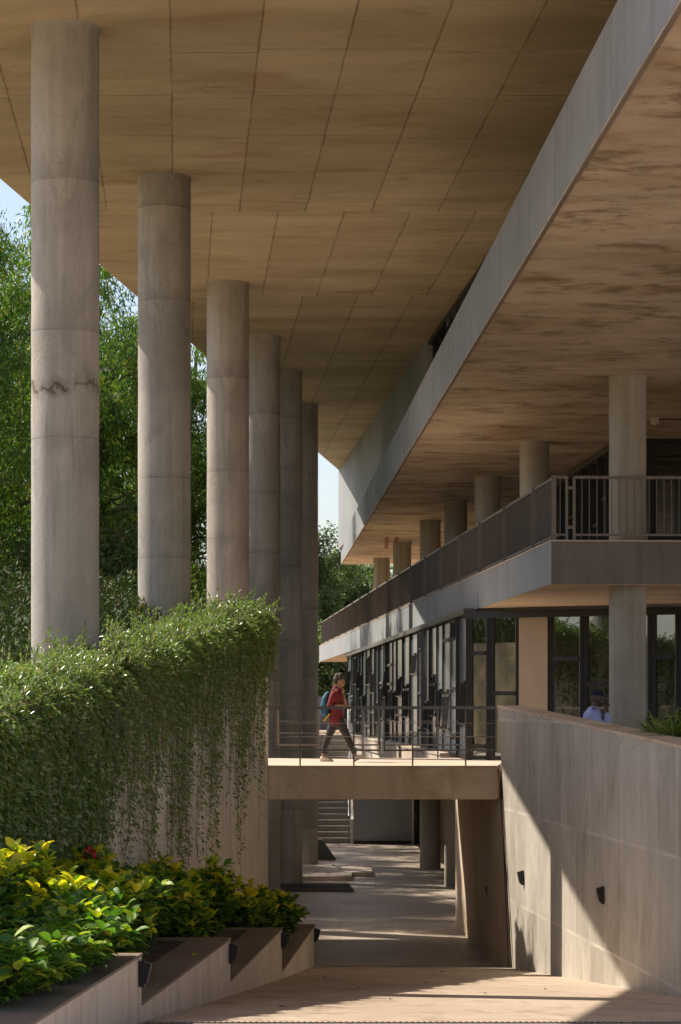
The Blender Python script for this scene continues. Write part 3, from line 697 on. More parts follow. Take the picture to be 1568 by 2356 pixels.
wall_light(rwpt(1206,2020), (-1,-.083,0), 'small black wall light on the panelled wall, left one in the sunlit patch')
wall_light(rwpt(1391,2060), (-1,-.083,0), 'black wall light on the panelled wall, right one in the shade')
wall_light((2.965,47.5,-3.68), (-1,-.05,0), 'tiny black wall light on the abutment wall below the bridge', .8)

# sawtooth planters
PL = [(16,-2.65),(24,-2.0),(30.8,-1.42),(38,-.93),(46,-.5)]
zt = [-2.48,-2.98,-3.52,-4.2]
def plx(D):
    for (a, xa), (b, xb) in zip(PL[:-1], PL[1:]):
        if a <= D <= b: return xa + (xb - xa) * (D - a) / (b - a)
    return PL[-1][1]
plab = ['nearest stepped concrete planter, its end at the lower left','second stepped planter from the front, with a small yellow leaf on its top',
        'third stepped planter from the front, below the round-leaved shrubs','farthest and lowest stepped planter, next to the ramp foot']
for i in range(4):
    a, xa = PL[i]; b, xb = PL[i+1]; z = zt[i]
    t = thing('planter', plab[i], 'planter', 'stepped planters along the ramp')
    MB().prism([(wallx(a)+.002,a+.002),(xa-.03,a+.002),(xb-.03,b-.002),(wallx(b)+.002,b-.002)], -5.5, z-.03).build('body', M['wall'], t)
    MB().prism([(xa-.03,a+.002),(xa,a+.002),(xb,b),(xb-.03,b)], -5.5, z-.028).build('side_cladding', M['wall'], t)
    MB().prism([(xa-.5,a+.002),(xa+.012,a+.002),(xb+.012,b+.006),(xb-.5,b+.006)], z-.027, z).build('coping', M['coping'], t)
    MB().prism([(xb-.5,b-.35),(xb-.501,b+.006),(wallx(b)+.01,b+.006),(wallx(b)+.01,b-.35)][::-1], z-.027, z-.001).build('end_coping', M['coping'], t)
    so = MB(); so.prism([(wallx(a)+.01,a+.01),(xa-.51,a+.01),(xb-.51,b-.36),(wallx(b)+.01,b-.36)], z-.029, z-.012); so.build('soil', M['soil'], t)
    wall_light((xb + .002 - .004, b - .16, z - .19), (1, -.07, 0), ['black wall light on the nearest planter end','black wall light on the second planter end','black wall light on the third planter end','black wall light on the farthest planter end'][i])
# loose leaf
lf = link('fallen_leaf', leaf_mesh('fallen_leaf', np.array([[-1.78,28.5,-2.97]]), np.array([[1.,.4,.1]]), np.array([[0,-.3,1.]]), np.array([.09]), np.array([.06]), 'big'), M['leaf_young'])
tag(lf, 'small yellow fallen leaf on the second planter top', 'leaf')
for i, (px, D) in enumerate([(742,38.2),(828,33.5),(905,29.4),(1012,41.2),(1120,31.2),(1260,33.0),(640,27.2),(980,35.5)]):
    x = (px - HX) * D / F
    o = link('dry_leaf', leaf_mesh('dry_leaf', np.array([[x, D, rampz(D) + .015]]), np.array([[math.cos(i*2.1), math.sin(i*2.1), .12]]), np.array([[.1,-.25,1.]]), np.array([.085]), np.array([.05]), 'big'), M['twig'])
    tag(o, ['dry leaf nearest the farthest planter end, in the shade','dry leaf left of the middle of the ramp','dry leaf on the near middle of the ramp','dry leaf by the drain grating at the foot of the ramp','dry leaf inside the long sunlit band of the ramp','dry leaf close to the foot of the panelled wall','dry leaf beside the second planter wall','dry leaf at the edge of the creeper shadow on the ramp'][i], 'leaf', 'dry leaves on the ramp')
# drain gratings across the ramp
def grating(D, xa, xb, w, label):
    t = thing('drain_grating', label, 'drain')
    z = rampz(D) + .004
    MB().hexa([(xa,D-w/2,z-.02),(xb,D-w/2,z-.02),(xb,D+w/2,z-.02),(xa,D+w/2,z-.02),(xa,D-w/2,z+.0829*w/2),(xb,D-w/2,z+.0829*w/2),(xb,D+w/2,z-.0829*w/2),(xa,D+w/2,z-.0829*w/2)]).build('channel', M['black'], t)
    m_ = MB(); n_ = int((xb - xa) / .06)
    for i in range(n_): m_.bar((xa+.03+i*.06, D-w/2+.01, z+.0829*w/2+.004), (xa+.03+i*.06, D+w/2-.01, z-.0829*w/2+.004), .022, .01)
    m_.build('bars', M['steel'], t)
grating(23.85, -1.95, 4.8, .22, 'dark drain grating across the ramp at the bottom of the picture')
grating(45.8, -.5, 3.1, .18, 'thin dark drain grating at the foot of the ramp, in the shade of the bridge')
# planks and low metal trays on the courtyard floor
tr = thing('metal_tray', 'long dark metal trays lying on the courtyard floor by the columns', 'metal tray')
for (a, b, c, d) in ((-1.6,.35,64.2,64.9),(-1.7,.28,65.5,66.0)):
    m_ = MB(); m_.box((a,c,-4.995),(b,d,-4.97)); m_.box((a,c,-4.97),(b,c+.05,-4.9)); m_.box((a,d-.05,-4.97),(b,d,-4.9)); m_.box((b-.05,c+.05,-4.97),(b,d-.05,-4.9)); m_.build('tray', M['frame_lite'], tr)
bd = MB(); bd.add([(-1.1,77.6,-4.99),(-.15,77.3,-4.99),(-.15,77.25,-4.93),(-.6,77.6,-4.35),(-1.1,77.7,-4.35),(-1.1,78.3,-4.99),(-.15,77.9,-4.99),(-.6,78.2,-4.35),(-1.1,78.3,-4.35)],
    [(0,1,2,3,4),(0,5,6,1),(1,6,2),(2,6,7,3),(3,7,8,4),(4,8,5,0),(5,8,7,6)])
tag(bd.build('concrete_ramp_block', M['frame_lite']), 'dark sloped block beside the farthest tall column', 'block')
wr = MB(); wr.tube([(-.25,73.2,-4.86),(-.2,72.8,-4.84),(-.12,72.5,-4.85),(-.1,72.0,-4.84),(.02,71.7,-4.86)], .012, 5)
tag(wr.build('cable', M['black']), 'loose black cable on the pale courtyard step', 'cable')
sd_ = thing('ceiling_sensor', 'small pale sensor under the gallery slab at the upper right', 'sensor')
MB().box((6.15,47.25,5.6),(6.3,47.4,5.7)).build('base', M['white_plastic'], sd_); MB().tube([(6.22,47.32,5.57),(6.22,47.32,5.6)],.04,10).build('dome', M['white_plastic'], sd_)
cdt = MB(); cdt.tube([(6.3,47.35,5.685),(9,47.6,5.685)], .012, 6); tag(cdt.build('conduit', M['frame']), 'thin dark conduit under the gallery slab beside the sensor', 'conduit')

# ------------------------------------------------------------------ vegetation
def creeper():
    t = thing('creeper', 'thick green creeper draped over the left retaining wall, sunlit on top', 'creeper')
    P=[];A=[];N=[];L=[];W=[]
    stems = MB()
    # hanging strands
    ph = rng.uniform(0, 6.28, 6)
    def dens(D):
        v = .5 + .28*math.sin(D*2.1+ph[0]) + .25*math.sin(D*4.7+ph[1]) + .2*math.sin(D*9.3+ph[2])
        return v
    cnt = 0
    for _ in range(4300):
        D = rng.uniform(25.4, 46.15)
        q = dens(D)
        left = max(0, min(1, (33.0 - D) / 6))
        if rng.random() > (.25 + .55*left): continue
        depth0 = wt(max(D,26)) + 0.05
        long_ = rng.random() < (.26 + .45*max(0, min(1, q)) + .7*left)
        ln = rng.uniform(.3, 1.7) if not long_ else (1.2 + 3.3 * max(left, max(.45, min(1, q*1.3)))) * rng.uniform(.3, 1.0) ** .6
        if D > 45.2: ln = min(ln, rng.choice([1.0, 1.6, 4.2], p=[.55,.37,.08]))
        bul = rng.uniform(.02, .30) * (1 if D < 44 else .7)
        sp = .052
        k = int(ln / sp); 
        if k < 3: continue
        s = np.arange(k) * sp
        dx = bul * np.exp(-s / 1.1) * np.minimum(1, s / .18 + .2) + .015 + .03 * np.sin(s * 3 + rng.uniform(0, 6))
        dD = .10 * np.sin(s * 1.7 + rng.uniform(0, 6)) + rng.normal(0, .07) * s + .05*np.sin(s*5+rng.uniform(0,6))
        x = wallx(D) + dx; y = D + dD; z = depth0 - s
        pts = np.stack([x, np.minimum(y, 46.25), z], 1) + rv(k, .012)
        for sgn in (-1, 1):
            keep = rng.random(k) < (.62 if left > .3 else .52) * np.exp(-s / (9 if left > .3 else 5.5))
            n_ = keep.sum()
            if not n_: continue
            a = np.stack([rng.uniform(.1, .9, n_), sgn * rng.uniform(.3, 1.0, n_), rng.uniform(-1.0, .1, n_)], 1)
            P.append(pts[keep]); A.append(a); N.append(np.stack([rng.uniform(.5,1.2,n_), rng.normal(0,.5,n_), rng.uniform(0,.9,n_)],1))
            l_ = rng.uniform(.045, .12, n_) * rng.uniform(.8, 1.15); L.append(l_); W.append(l_ * rng.uniform(.34, .55, n_))
        if cnt % 3 == 0: stems.tube([tuple(p) for p in pts[::6]], .0035, 3, False)
        cnt += 1
    # mass on top
    n_ = 52000
    D = rng.uniform(25.4, 46.2, n_); u = rng.beta(1.4, 1.4, n_)
    base = np.where(D >= 26, -.18 + (D - 26) * .0895, -.2)
    x = wallx(D) - 1.0 + u * 1.27
    hump = .26 * np.sin(np.clip(u, 0, 1) * math.pi) ** .6 + .13 * np.sin(D * 3.1 + u*2) * np.sin(D * 1.3 + 1) + .08 * np.sin(D * 7 + u * 5) + .05 * np.sin(D * 17 - u * 9)
    z = base + hump * rng.uniform(.45, 1.1, n_) - .5 * np.clip(u - .8, 0, 1) * 2
    P.append(np.stack([x, D, z], 1)); A.append(np.stack([rng.normal(.3,.8,n_), rng.normal(0,.8,n_), rng.normal(.05,.45,n_)],1)); N.append(np.stack([rng.normal(0,.4,n_), rng.normal(-.1,.4,n_), np.ones(n_)],1))
    l_ = rng.uniform(.05, .10, n_); L.append(l_); W.append(l_ * .45)
    # sprigs standing up / arching out
    for _ in range(420):
        D0 = rng.uniform(25.6, 46); u0 = rng.uniform(.0, .95); b = -.18 + (D0 - 26) * .0895
        p0 = np.array([wallx(D0) - 1 + 1.3*u0, D0, b + .2]); ln = rng.uniform(.2, .75) ** 1.2
        d = np.array([rng.normal(.25,.45), rng.normal(0,.5), rng.uniform(.6,1.3)]); d /= np.linalg.norm(d)
        k = int(ln / .035) + 3; s = np.linspace(0, ln, k)
        pts = p0 + d * s[:, None] + np.array([0,0,-.35]) * (s[:, None] ** 2)
        stems.tube([tuple(p) for p in pts[::3]], .004, 3, False)
        P.append(pts); A.append(np.tile(d, (k,1)) + rv(k, .5)); N.append(rv(k, .5) + np.array([0,0,.6])); l_ = rng.uniform(.05,.09,k); L.append(l_); W.append(l_*.35)
    # long outer trailing shoots (near end)
    for _ in range(60):
        D0 = rng.uniform(26, 34); b = -.18 + (D0 - 26) * .0895
        s = np.linspace(0, rng.uniform(.6, 1.9), 36); o = rng.uniform(.25, .5)
        pts = np.stack([wallx(D0) + .1 + o*np.sin(np.minimum(s*1.4,1.6)), D0 + 0*s + rng.normal(0,.15)*s, b + .1 - s*.7 - .1*s**2], 1)
        k = len(s); P.append(pts); A.append(np.stack([rng.normal(.5,.5,k), rng.normal(0,.7,k), rng.normal(-.3,.4,k)],1)); N.append(rv(k,.5)+np.array([.3,0,.7])); l_ = rng.uniform(.05,.09,k); L.append(l_); W.append(l_*.38)
        stems.tube([tuple(p) for p in pts[::5]], .004, 3, False)
    P=np.concatenate(P);A=np.concatenate(A);N=np.concatenate(N);L=np.concatenate(L);W=np.concatenate(W)
    link('leaves', leaf_mesh('leaves', P, A, N, L, W), M['leaf_vine'], t)
    stems.build('stems', M['twig'], t)
    print('creeper leaves', len(P))
creeper()

def shrub(x, y, z, h, r, label, ns=22, yel=.35, leaf=.15, flower=None, seed=0):
    g = np.random.default_rng(seed)
    t = thing('shrub', label, 'shrub', 'broad-leaved shrubs in the stepped planters', loc=(x, y, z))
    P=[];A=[];N=[];L=[];Y=[]
    stems = MB()
    tips = []
    for i in range(ns):
        th = g.uniform(0, 6.28); lean = g.uniform(0, 1) ** .6 * r
        hh = h * g.uniform(.62, 1.0) * (1 - .25 * (lean / r) ** 2)
        p0 = np.array([g.normal(0,.06), g.normal(0,.06), 0.]); p1 = np.array([math.cos(th)*lean, math.sin(th)*lean, hh])
        mid = p0*.45 + p1*.55 + np.array([-math.cos(th)*.05*lean, -math.sin(th)*.05*lean, .06]); 
        ks = np.linspace(0, 1, 9)[:, None]; pts = (1-ks)**2*p0 + 2*ks*(1-ks)*mid + ks**2*p1
        stems.tube([tuple(p) for p in pts], [.010*(1-.6*k) for k in ks[:,0]], 5)
        for f in np.arange(.22, 1.001, .075 * .9 / max(hh,.5) * 1.05):
            k = f; p = (1-k)**2*p0 + 2*k*(1-k)*mid + k*k*p1
            ax0 = g.uniform(0, 6.28); top = f > .93
            for j in range(3 if not top else 4):
                a_ = ax0 + j * 6.28 / (3 if not top else 4) + g.normal(0,.25)
                up = g.uniform(-.25, .5) if not top else g.uniform(.5, 1.6)
                P.append(p + g.normal(0,.008,3)); A.append((math.cos(a_), math.sin(a_), up)); N.append((-.3*math.cos(a_)+g.normal(0,.25), -.3*math.sin(a_)+g.normal(0,.25), 1.))
                L.append(leaf * g.uniform(.65, 1.1) * (.9 if top else 1)); Y.append(top and g.random() < .9 or (f > .82 and g.random() < yel))
        # side twigs
        for q in range(3):
            k = g.uniform(.4,.9); p = (1-k)**2*p0 + 2*k*(1-k)*mid + k*k*p1
            a_ = g.uniform(0,6.28); d = np.array([math.cos(a_), math.sin(a_), g.uniform(.3,.9)]) * g.uniform(.1,.24)
            stems.tube([tuple(p), tuple(p+d)], [.005,.003], 4)
            for j in range(6):
                b_ = g.uniform(0,6.28); P.append(p + d*g.uniform(.5,1.)); A.append((math.cos(b_), math.sin(b_), g.uniform(-.2,1.0))); N.append((g.normal(0,.4), g.normal(0,.4), 1.)); L.append(leaf*g.uniform(.6,1.)); Y.append(g.random() < yel*.35)
        tips.append(p1)
    P=np.array(P);A=np.array(A);N=np.array(N);L=np.array(L);Y=np.array(Y, bool)
    W = L * g.uniform(.46, .6, len(L))
    link('leaves', leaf_mesh('leaves', P[~Y], A[~Y], N[~Y], L[~Y], W[~Y], 'big'), M['leaf_shrub'], t, smooth=False)
    link('young_leaves', leaf_mesh('young_leaves', P[Y], A[Y], N[Y], L[Y], W[Y], 'big'), M['leaf_young'], t)
    stems.build('stems', M['stem'], t)
    if flower:
        kind, pts = flower
        for c in pts:
            c = np.array(c) - np.array([x, y, z]); n_ = 26 if kind == 'white' else 18
            o = rv(n_, .02); link('flower', leaf_mesh('flower', c + o, o + rv(n_, .02), rv(n_), -.0 + (.034 if kind == 'white' else .07), .03 if kind == 'white' else .05), M[kind + '_petal'], t)
    return t
sh = [ # px, D, terrace z, height, radius, label, flower
 (-40,23.2,-2.48,1.00,.50,'yellow tipped shrub at the left edge, cut by the picture side',.6,None),
 (60,25.0,-2.98,1.50,.42,'tall sunlit shrub with bright yellow top leaves, at the left',.9,None),
 (150,24.75,-2.98,1.2,.42,'sunlit bushy shrub with yellow rosettes, right of the tallest yellow shrub',.6,None),
 (40,22.6,-2.48,.52,.40,'low shrub with small white flowers in the lower left corner',.2,'w'),
 (170,22.9,-2.48,.50,.36,'low dark leafed shrub hanging over the nearest planter edge, with white flowers',.15,'w2'),
 (200,29.3,-2.98,1.10,.42,'dark green shrub with a red flower, in front of the creeper',.25,'r'),
 (262,27.4,-2.98,.95,.42,'mid green shrub beside the nearest planter end',.3,None),
 (335,30.0,-2.98,.85,.36,'green shrub leaning over the second planter coping',.25,None),
 (385,33.0,-3.52,1.20,.44,'shrub with a tall upright yellow-green crown, left of the bare wall',.5,None),
 (420,31.6,-3.52,1.00,.38,'shrub with yellow leaves over the third planter',.6,None),
 (478,35.2,-3.52,1.02,.42,'dense shrub with golden rosettes in the third planter',.5,None),
 (545,38.6,-4.2,1.15,.40,'round-leaved green shrub in the last planter, second from its end',.2,None),
 (590,40.5,-4.2,1.05,.36,'round-leaved shrub with light green tips in the last planter',.35,None),
 (650,42.6,-4.2,.72,.30,'small drooping shrub at the far end of the planters',.25,None),
 (120,23.3,-2.48,.62,.42,'low green shrub in the middle of the nearest planter',.3,None),
 (60,20.6,-2.48,.42,.36,'lowest green shrub at the bottom left, its leaves near the picture corner',.1,None),
 (130,21.4,-2.48,.45,.34,'low dull green shrub just above the nearest planter coping',.1,None),
 (190,22.2,-2.48,.55,.36,'low leafy shrub spilling over the nearest planter edge',.15,None),
 (275,25.9,-2.98,1.0,.36,'green shrub filling the gap right of the nearest planter end',.3,None),
 (-20,19.8,-2.48,.5,.36,'low shrub cut by the lower left corner',.15,None),
 (215,23.4,-2.48,.50,.34,'low shrub nearest the end of the first planter',.2,None),
 (10,24.9,-2.98,1.3,.45,'tall shrub with golden leaves at the very left edge',.7,None),
 (120,28.0,-2.98,1.12,.45,'dense green shrub behind the yellow tipped ones, at the left',.35,None),
 (300,31.5,-3.52,1.25,.42,'upright dark green shrub against the creeper, left of the tallest crown',.3,None)]
for i, (px, D, z, h, r, lb, yl, fl) in enumerate(sh):
    x = (px - HX) * D / F
    f = None
    if fl == 'w': f = ('white', [at(22,2290,22.2), at(60,2240,22.3), at(28,2120,22.4), at(95,2225,22.4), at(10,2330,22.0)])
    if fl == 'w2': f = ('white', [at(243,2237,22.6), at(85,2312,22.3), at(232,2090,23.0)])
    if fl == 'r': f = ('red', [at(203,1962,29.0)])
    shrub(x, D, z - .02, h * (1.22 if px > 150 and D > 25 else 1.08), r * 1.12, lb, ns=int(26 + 26*r), yel=yl, leaf=.20 if i < 11 or i > 13 else .185, flower=f, seed=100+i)

def strap_plant(x, y, z, label, seed):
    g = np.random.default_rng(seed); n_ = 150
    th = g.uniform(0, 6.28, n_); t = thing('strap_plant', label, 'plant', 'striped plants behind the panelled wall', loc=(x,y,z))
    vs=[];fs=[]
    for i in range(n_):
        L_ = g.uniform(.4,.8); up = g.uniform(.25,1.1); w = g.uniform(.014,.026); d = np.array([math.cos(th[i]), math.sin(th[i])]); s_ = np.array([-d[1], d[0]])
        b = len(vs)
        for k in range(7):
            f = k/6; rr_ = L_*f*math.cos(math.atan(up)*(1-.5*f)); zz = L_*(up*f*1.15 - .62*f*f); ww = w*(1-f)**.5*(1 if k else .6)
            for sg in (-1,1): vs.append((d[0]*rr_+s_[0]*ww*sg, d[1]*rr_+s_[1]*ww*sg, zz + .003*abs(sg)))
        for k in range(6): fs.append((b+2*k, b+2*k+1, b+2*k+3, b+2*k+2))
    MB().add(vs, fs).build('leaves', M['leaf_stripe'], t)
for i, (px, py, D, lb) in enumerate([(1512,1712,34.2,'striped strap-leaved plant nearest the round column, on the wall top'),(1552,1722,33.2,'large striped strap-leaved plant at the right edge, on the wall top'),(1600,1716,34.5,'striped strap-leaved plant cut off by the right edge')]):
    p = at(px, py, D); strap_plant(p.x, p.y, -.50, lb, 50+i)
pb_ = MB().hexa([(rwx(28)+.6,28,-1.2),(8,28,-1.2),(8,37.5,-1.2),(rwx(37.5)+.45,37.5,-1.2),(rwx(28)+.6,28,-.66),(8,28,-.66),(8,37.5,-.46),(rwx(37.5)+.45,37.5,-.46)])
tag(pb_.build('planting_bed', M['soil']), kind='structure')

# trees
def tree(name, x, y, z, h, r, label, group, leafm, n_leaf, L, droop=.8, seed=0, z_low=.12, trunk=.22):
    g = np.random.default_rng(seed)
    t = thing(name, label, 'tree', group, loc=(x,y,z))
    tb = MB(); ends=[]
    lean = g.normal(0,.05,2)
    tp = [np.array([lean[0]*h*f + .12*math.sin(f*5+seed), lean[1]*h*f + .1*math.cos(f*4+seed), h*f*.86]) for f in np.linspace(0,1,9)]
    tb.tube([tuple(p) for p in tp], [trunk*(1-.85*f)+.02 for f in np.linspace(0,1,9)], 9)
    for i in range(34):
        f = g.uniform(z_low, .98); k = f*8; j = min(7,int(k)); p = tp[j]*(1-(k-j)) + tp[j+1]*(k-j)
        th = g.uniform(0,6.28); rl = r*(.55+.6*math.sin(math.pi*min(1,f*.9+.12)))*g.uniform(.6,1.05)
        d = np.array([math.cos(th), math.sin(th), g.uniform(.25,.9)])
        q = [p + d*rl*s*np.array([1,1,1-.45*s]) + g.normal(0,.05*rl,3)*s for s in np.linspace(0,1,6)]
        tb.tube([tuple(c) for c in q], [.07*(1-.8*s)*trunk/.22+.008 for s in np.linspace(0,1,6)], 5)
        for s in range(2,6):
            ends.append(q[s])
            for _ in range(2):
                e = q[s] + g.normal(0,.28*rl,3)*np.array([1,1,.8]); ends.append(e)
                tb.tube([tuple(q[s]), tuple((q[s]+e)/2+np.array([0,0,.08])), tuple(e)], [.018,.012,.006], 4)
    tb.build('trunk', M['bark'], t)
    ends = np.array(ends); m = len(ends)
    # clumps: hanging tassels around branch ends
    nc = int(m*1.5); ci = g.integers(0, m, nc); cc = ends[ci] + g.normal(0,.35,(nc,3)); cs = g.uniform(.22,.55,nc)
    k = g.integers(0, nc, n_leaf)
    off = g.normal(0,1,(n_leaf,3)); off /= np.linalg.norm(off,axis=1,keepdims=True); off *= (g.random((n_leaf,1))**.45)
    P = cc[k] + off*cs[k][:,None]*np.array([1,1,1.25])
    A = g.normal(0,.6,(n_leaf,3)) + np.array([0,0,-droop]); N = g.normal(0,1,(n_leaf,3)) + np.array([0,0,.5])
    Ls = L*g.uniform(.6,1.2,n_leaf)
    link('crown', leaf_mesh('crown', P, A, N, Ls, Ls*(.24 if droop > .5 else .5)), leafm, t)
    return t
Z = -1.2
tr_ = [(-9.6,60.5,12.5,2.3,'feathery tree at the left edge, its top against the sky'),(-7.4,66,13.6,2.6,'dense green tree seen between the first two tall columns'),
       (-5.8,74,11.5,2.4,'green tree seen between the second and third tall columns'),(-11.5,70,13.0,2.8,'tree rising behind the left edge tree'),
       (-8.8,78,15.5,3.0,'taller tree standing behind the first gap between columns'),(-6.6,86,13.5,2.6,'backmost tree behind the second gap between columns'),
       (-12.5,84,14,3.0,'large tree at the back, left of the first column'),(-9.0,93,14,3.,'distant tall tree behind the first gap between columns'),
       (-7.0,62.5,8.0,2.0,'lower bushy tree just behind the creeper top'),(-13.5,58.5,10.,2.4,'tree beyond the left picture edge, casting dappled shade')]
for i, (x, y, h, r, lb) in enumerate(tr_):
    tree('drooping_tree', x, y, Z, h + 3.2, r, lb, 'drooping trees behind the columns', M['leaf_tree'], 46000 if i < 3 else 34000, .20, .9, 300+i)
# trees standing behind the photographer, seen only as reflections in the glass
src = [o for o in col.objects if o.name.startswith('drooping_tree') and o.parent is None]
for i, (x, y, q) in enumerate([(6,-24,.3),(11,-30,1.2),(16,-26,2.1),(1.5,-32,.8),(21,-31,2.9),(-9,-28,1.7)]):
    o = src[i % len(src)]; c = o.copy(); col.objects.link(c); c.location = (x, y, -1.6); c.rotation_euler = (0,0,q); c.scale = (.75,.75,.62)
    c['label'] = ['tree reflected in the pane just right of the beige pier','wide tree reflected beside the bluish column','tree reflected in the rightmost entrance panes','tree reflected near the glazed corner','tree beyond the right side, reflected at the picture edge','tree behind the photographer on the creeper side'][i]; c['group'] = 'trees behind the photographer'
    for ch in list(o.children):
        d = ch.copy(); col.objects.link(d); d.parent = c
# lower hedge band behind embankment
hg = thing('hedge', 'dark green hedge along the foot of the trees', 'hedge')
n_ = 90000; D_ = rng.uniform(57,72,n_); xx = -4.6 - rng.random(n_)*11 - (D_-57)*.03; zz = -1.2 + rng.random(n_)**.8*5.2*(1+.2*np.sin(xx*2)*np.sin(D_)+.12*np.sin(xx*5+D_))
link('foliage', leaf_mesh('foliage', np.stack([xx,D_,zz],1), rv(n_)+np.array([0,0,-.3]), rv(n_)+np.array([0,-.3,.6]), .17, .055), M['leaf_under'], hg)
n_ = 70000; D_ = rng.uniform(34,46.1,n_); xx = wallx(D_) - 1.0 - rng.random(n_)**1.2*9
zb = -2.63 + .0895*D_ + .1
hgt = (.35 + .95*np.clip((D_-36)/9,0,1)) * (.65 + .35*np.sin(xx*2.3+np.sin(D_*1.7)) * np.sin(D_*2.1+xx)) * np.clip((-xx - 2.6)/1.5, .35, 1)
P_ = np.stack([xx,D_,zb + hgt*rng.random(n_)**.7],1)
tag(link('undergrowth', leaf_mesh('undergrowth', P_, rv(n_,.6)+np.array([0,0,.5]), rv(n_)+np.array([0,-.2,.6]), .13, .04), M['leaf_under']), kind='stuff')
far = [(-2.4,128,11.6,3.0,'rounded hazy tree beyond the far end of the balcony, tallest there'),(1.2,132,9.6,3.6,'broad olive-green tree beyond the farthest gallery columns'),
       (4.8,136,7.6,3.4,'broad tree hidden mostly by the gallery columns'),(-1.0,118,4.6,2.4,'low dark tree between the columns and the glazed facade'),(1.8,120,4.4,2.4,'low dark tree behind the far end of the glazed facade')]
for i, (x, y, h, r, lb) in enumerate(far):
    tree('round_tree', x, y, -1.12, h, r, lb, 'trees beyond the building', M['leaf_far'], 60000, .22, .2, 400+i, z_low=.2)
hg2 = thing('garden_hedge', 'green garden hedge seen through the ground floor glass', 'hedge')
n_ = 50000; xx = rng.uniform(3.2,17,n_); D_ = rng.uniform(73,77,n_); zz = -1.15 + rng.random(n_)*(2.6+.5*np.sin(xx*1.7)+.3*np.sin(xx*4.1))
link('foliage', leaf_mesh('foliage', np.stack([xx,D_,zz],1), rv(n_), rv(n_)+np.array([-.3,-.5,.5]), .2, .09), M['leaf_far'], hg2)
# garden seen through the ground floor
for i, (x, y, h, r, lb) in enumerate([(7.0,66,2.4,1.3,'leafy garden shrub seen through the glass left of the bluish column'),(9.0,64,2.6,1.5,'bright garden shrub seen through the glass at the right edge'),(5.2,69,2.2,1.2,'small garden shrub seen through the entrance glass')]):
    tree('garden_shrub', x, y, -1.1, h, r, lb, 'shrubs in the inner garden', M['leaf_far'], 16000, .12, .3, 500+i, z_low=.1, trunk=.06)

# far fence at the end of the terrace
ffn = thing('garden_fence', 'blue-grey panelled fence beyond the far end of the facade', 'fence')
for i in range(14):
    MB().box((-3.2+i*.6,112.5,-1.12),(-2.66+i*.6,112.56,.45)).build('panel', plain('fence_panel', (.16,.19,.24), .5) if i == 0 else bpy.data.materials['fence_panel'], ffn)
    MB().box((-3.26+i*.6,112.46,-1.12),(-3.2+i*.6,112.6,.52)).build('post', M['frame_lite'], ffn)

# ------------------------------------------------------------------ people
def remesh(o, v, sm=6):
    m = o.modifiers.new('remesh', 'REMESH'); m.mode = 'VOXEL'; m.voxel_size = v; m.use_smooth_shade = True
    s = o.modifiers.new('smooth', 'SMOOTH'); s.iterations = sm; s.factor = .5
    return o
def hand(mb, wrist, palm, fdir, side, nrm, curl=.5, s=1.0):
    """palm from wrist to palm centre end, five bent fingers"""
    w = Vector(wrist); p = Vector(palm); f = Vector(fdir).normalized(); sd = Vector(side).normalized(); n_ = Vector(nrm).normalized()
    mb.tube([w, (w + p) / 2, p], [.026*s, .034*s, .034*s], 10); mb.ball(p, .034*s)
    mb.tube([w+sd*.01*s, p+sd*.028*s], [.018*s,.016*s], 8); mb.tube([w-sd*.01*s, p-sd*.028*s], [.018*s,.016*s], 8)
    for i, ln in enumerate((.068,.078,.072,.058)):
        b = p + sd * (.032 - .0215*i) * s
        k1 = b + (f*(1-.25*curl) + n_*curl*.4).normalized()*ln*.5*s
        k2 = k1 + (f*(1-.8*curl) + n_*curl).normalized()*ln*.32*s; k3 = k2 + (f*(1-1.3*curl) + n_*curl*1.2).normalized()*ln*.25*s
        mb.tube([b, k1, k2, k3], [.0105*s,.0095*s,.009*s,.0075*s], 7)
    b = (w + p)/2 + sd*.03*s; k1 = b + (sd*.7 + f*.6 + n_*.2).normalized()*.035*s; k2 = k1 + (sd*.15 + f + n_*.35).normalized()*.032*s
    mb.tube([b, k1, k2], [.013*s,.011*s,.009*s], 7)

def head(mb, c, yaw_right=True, s=1.0):
    """head facing +x; c = centre"""
    x, y, z = c
    mb.ball((x-.01*s, y, z+.02*s), (.095*s,.075*s,.105*s), 18, 12)
    mb.ball((x+.035*s, y, z-.045*s), (.055*s,.055*s,.07*s), 16, 10)          # jaw
    mb.ball((x+.07*s, y, z-.088*s), (.022*s,.024*s,.02*s))                   # chin
    mb.tube([(x+.083*s,y,z+.02*s),(x+.108*s,y,z-.022*s)], [.009*s,.015*s], 8)   # nose
    mb.ball((x+.088*s, y, z-.052*s), (.013*s,.024*s,.010*s))                 # lips
    mb.ball((x+.073*s, y, z+.035*s), (.018*s,.05*s,.012*s))                  # brow
    for sy in (-1, 1): mb.ball((x-.012*s, y+sy*.078*s, z-.01*s), (.02*s,.012*s,.032*s))   # ears

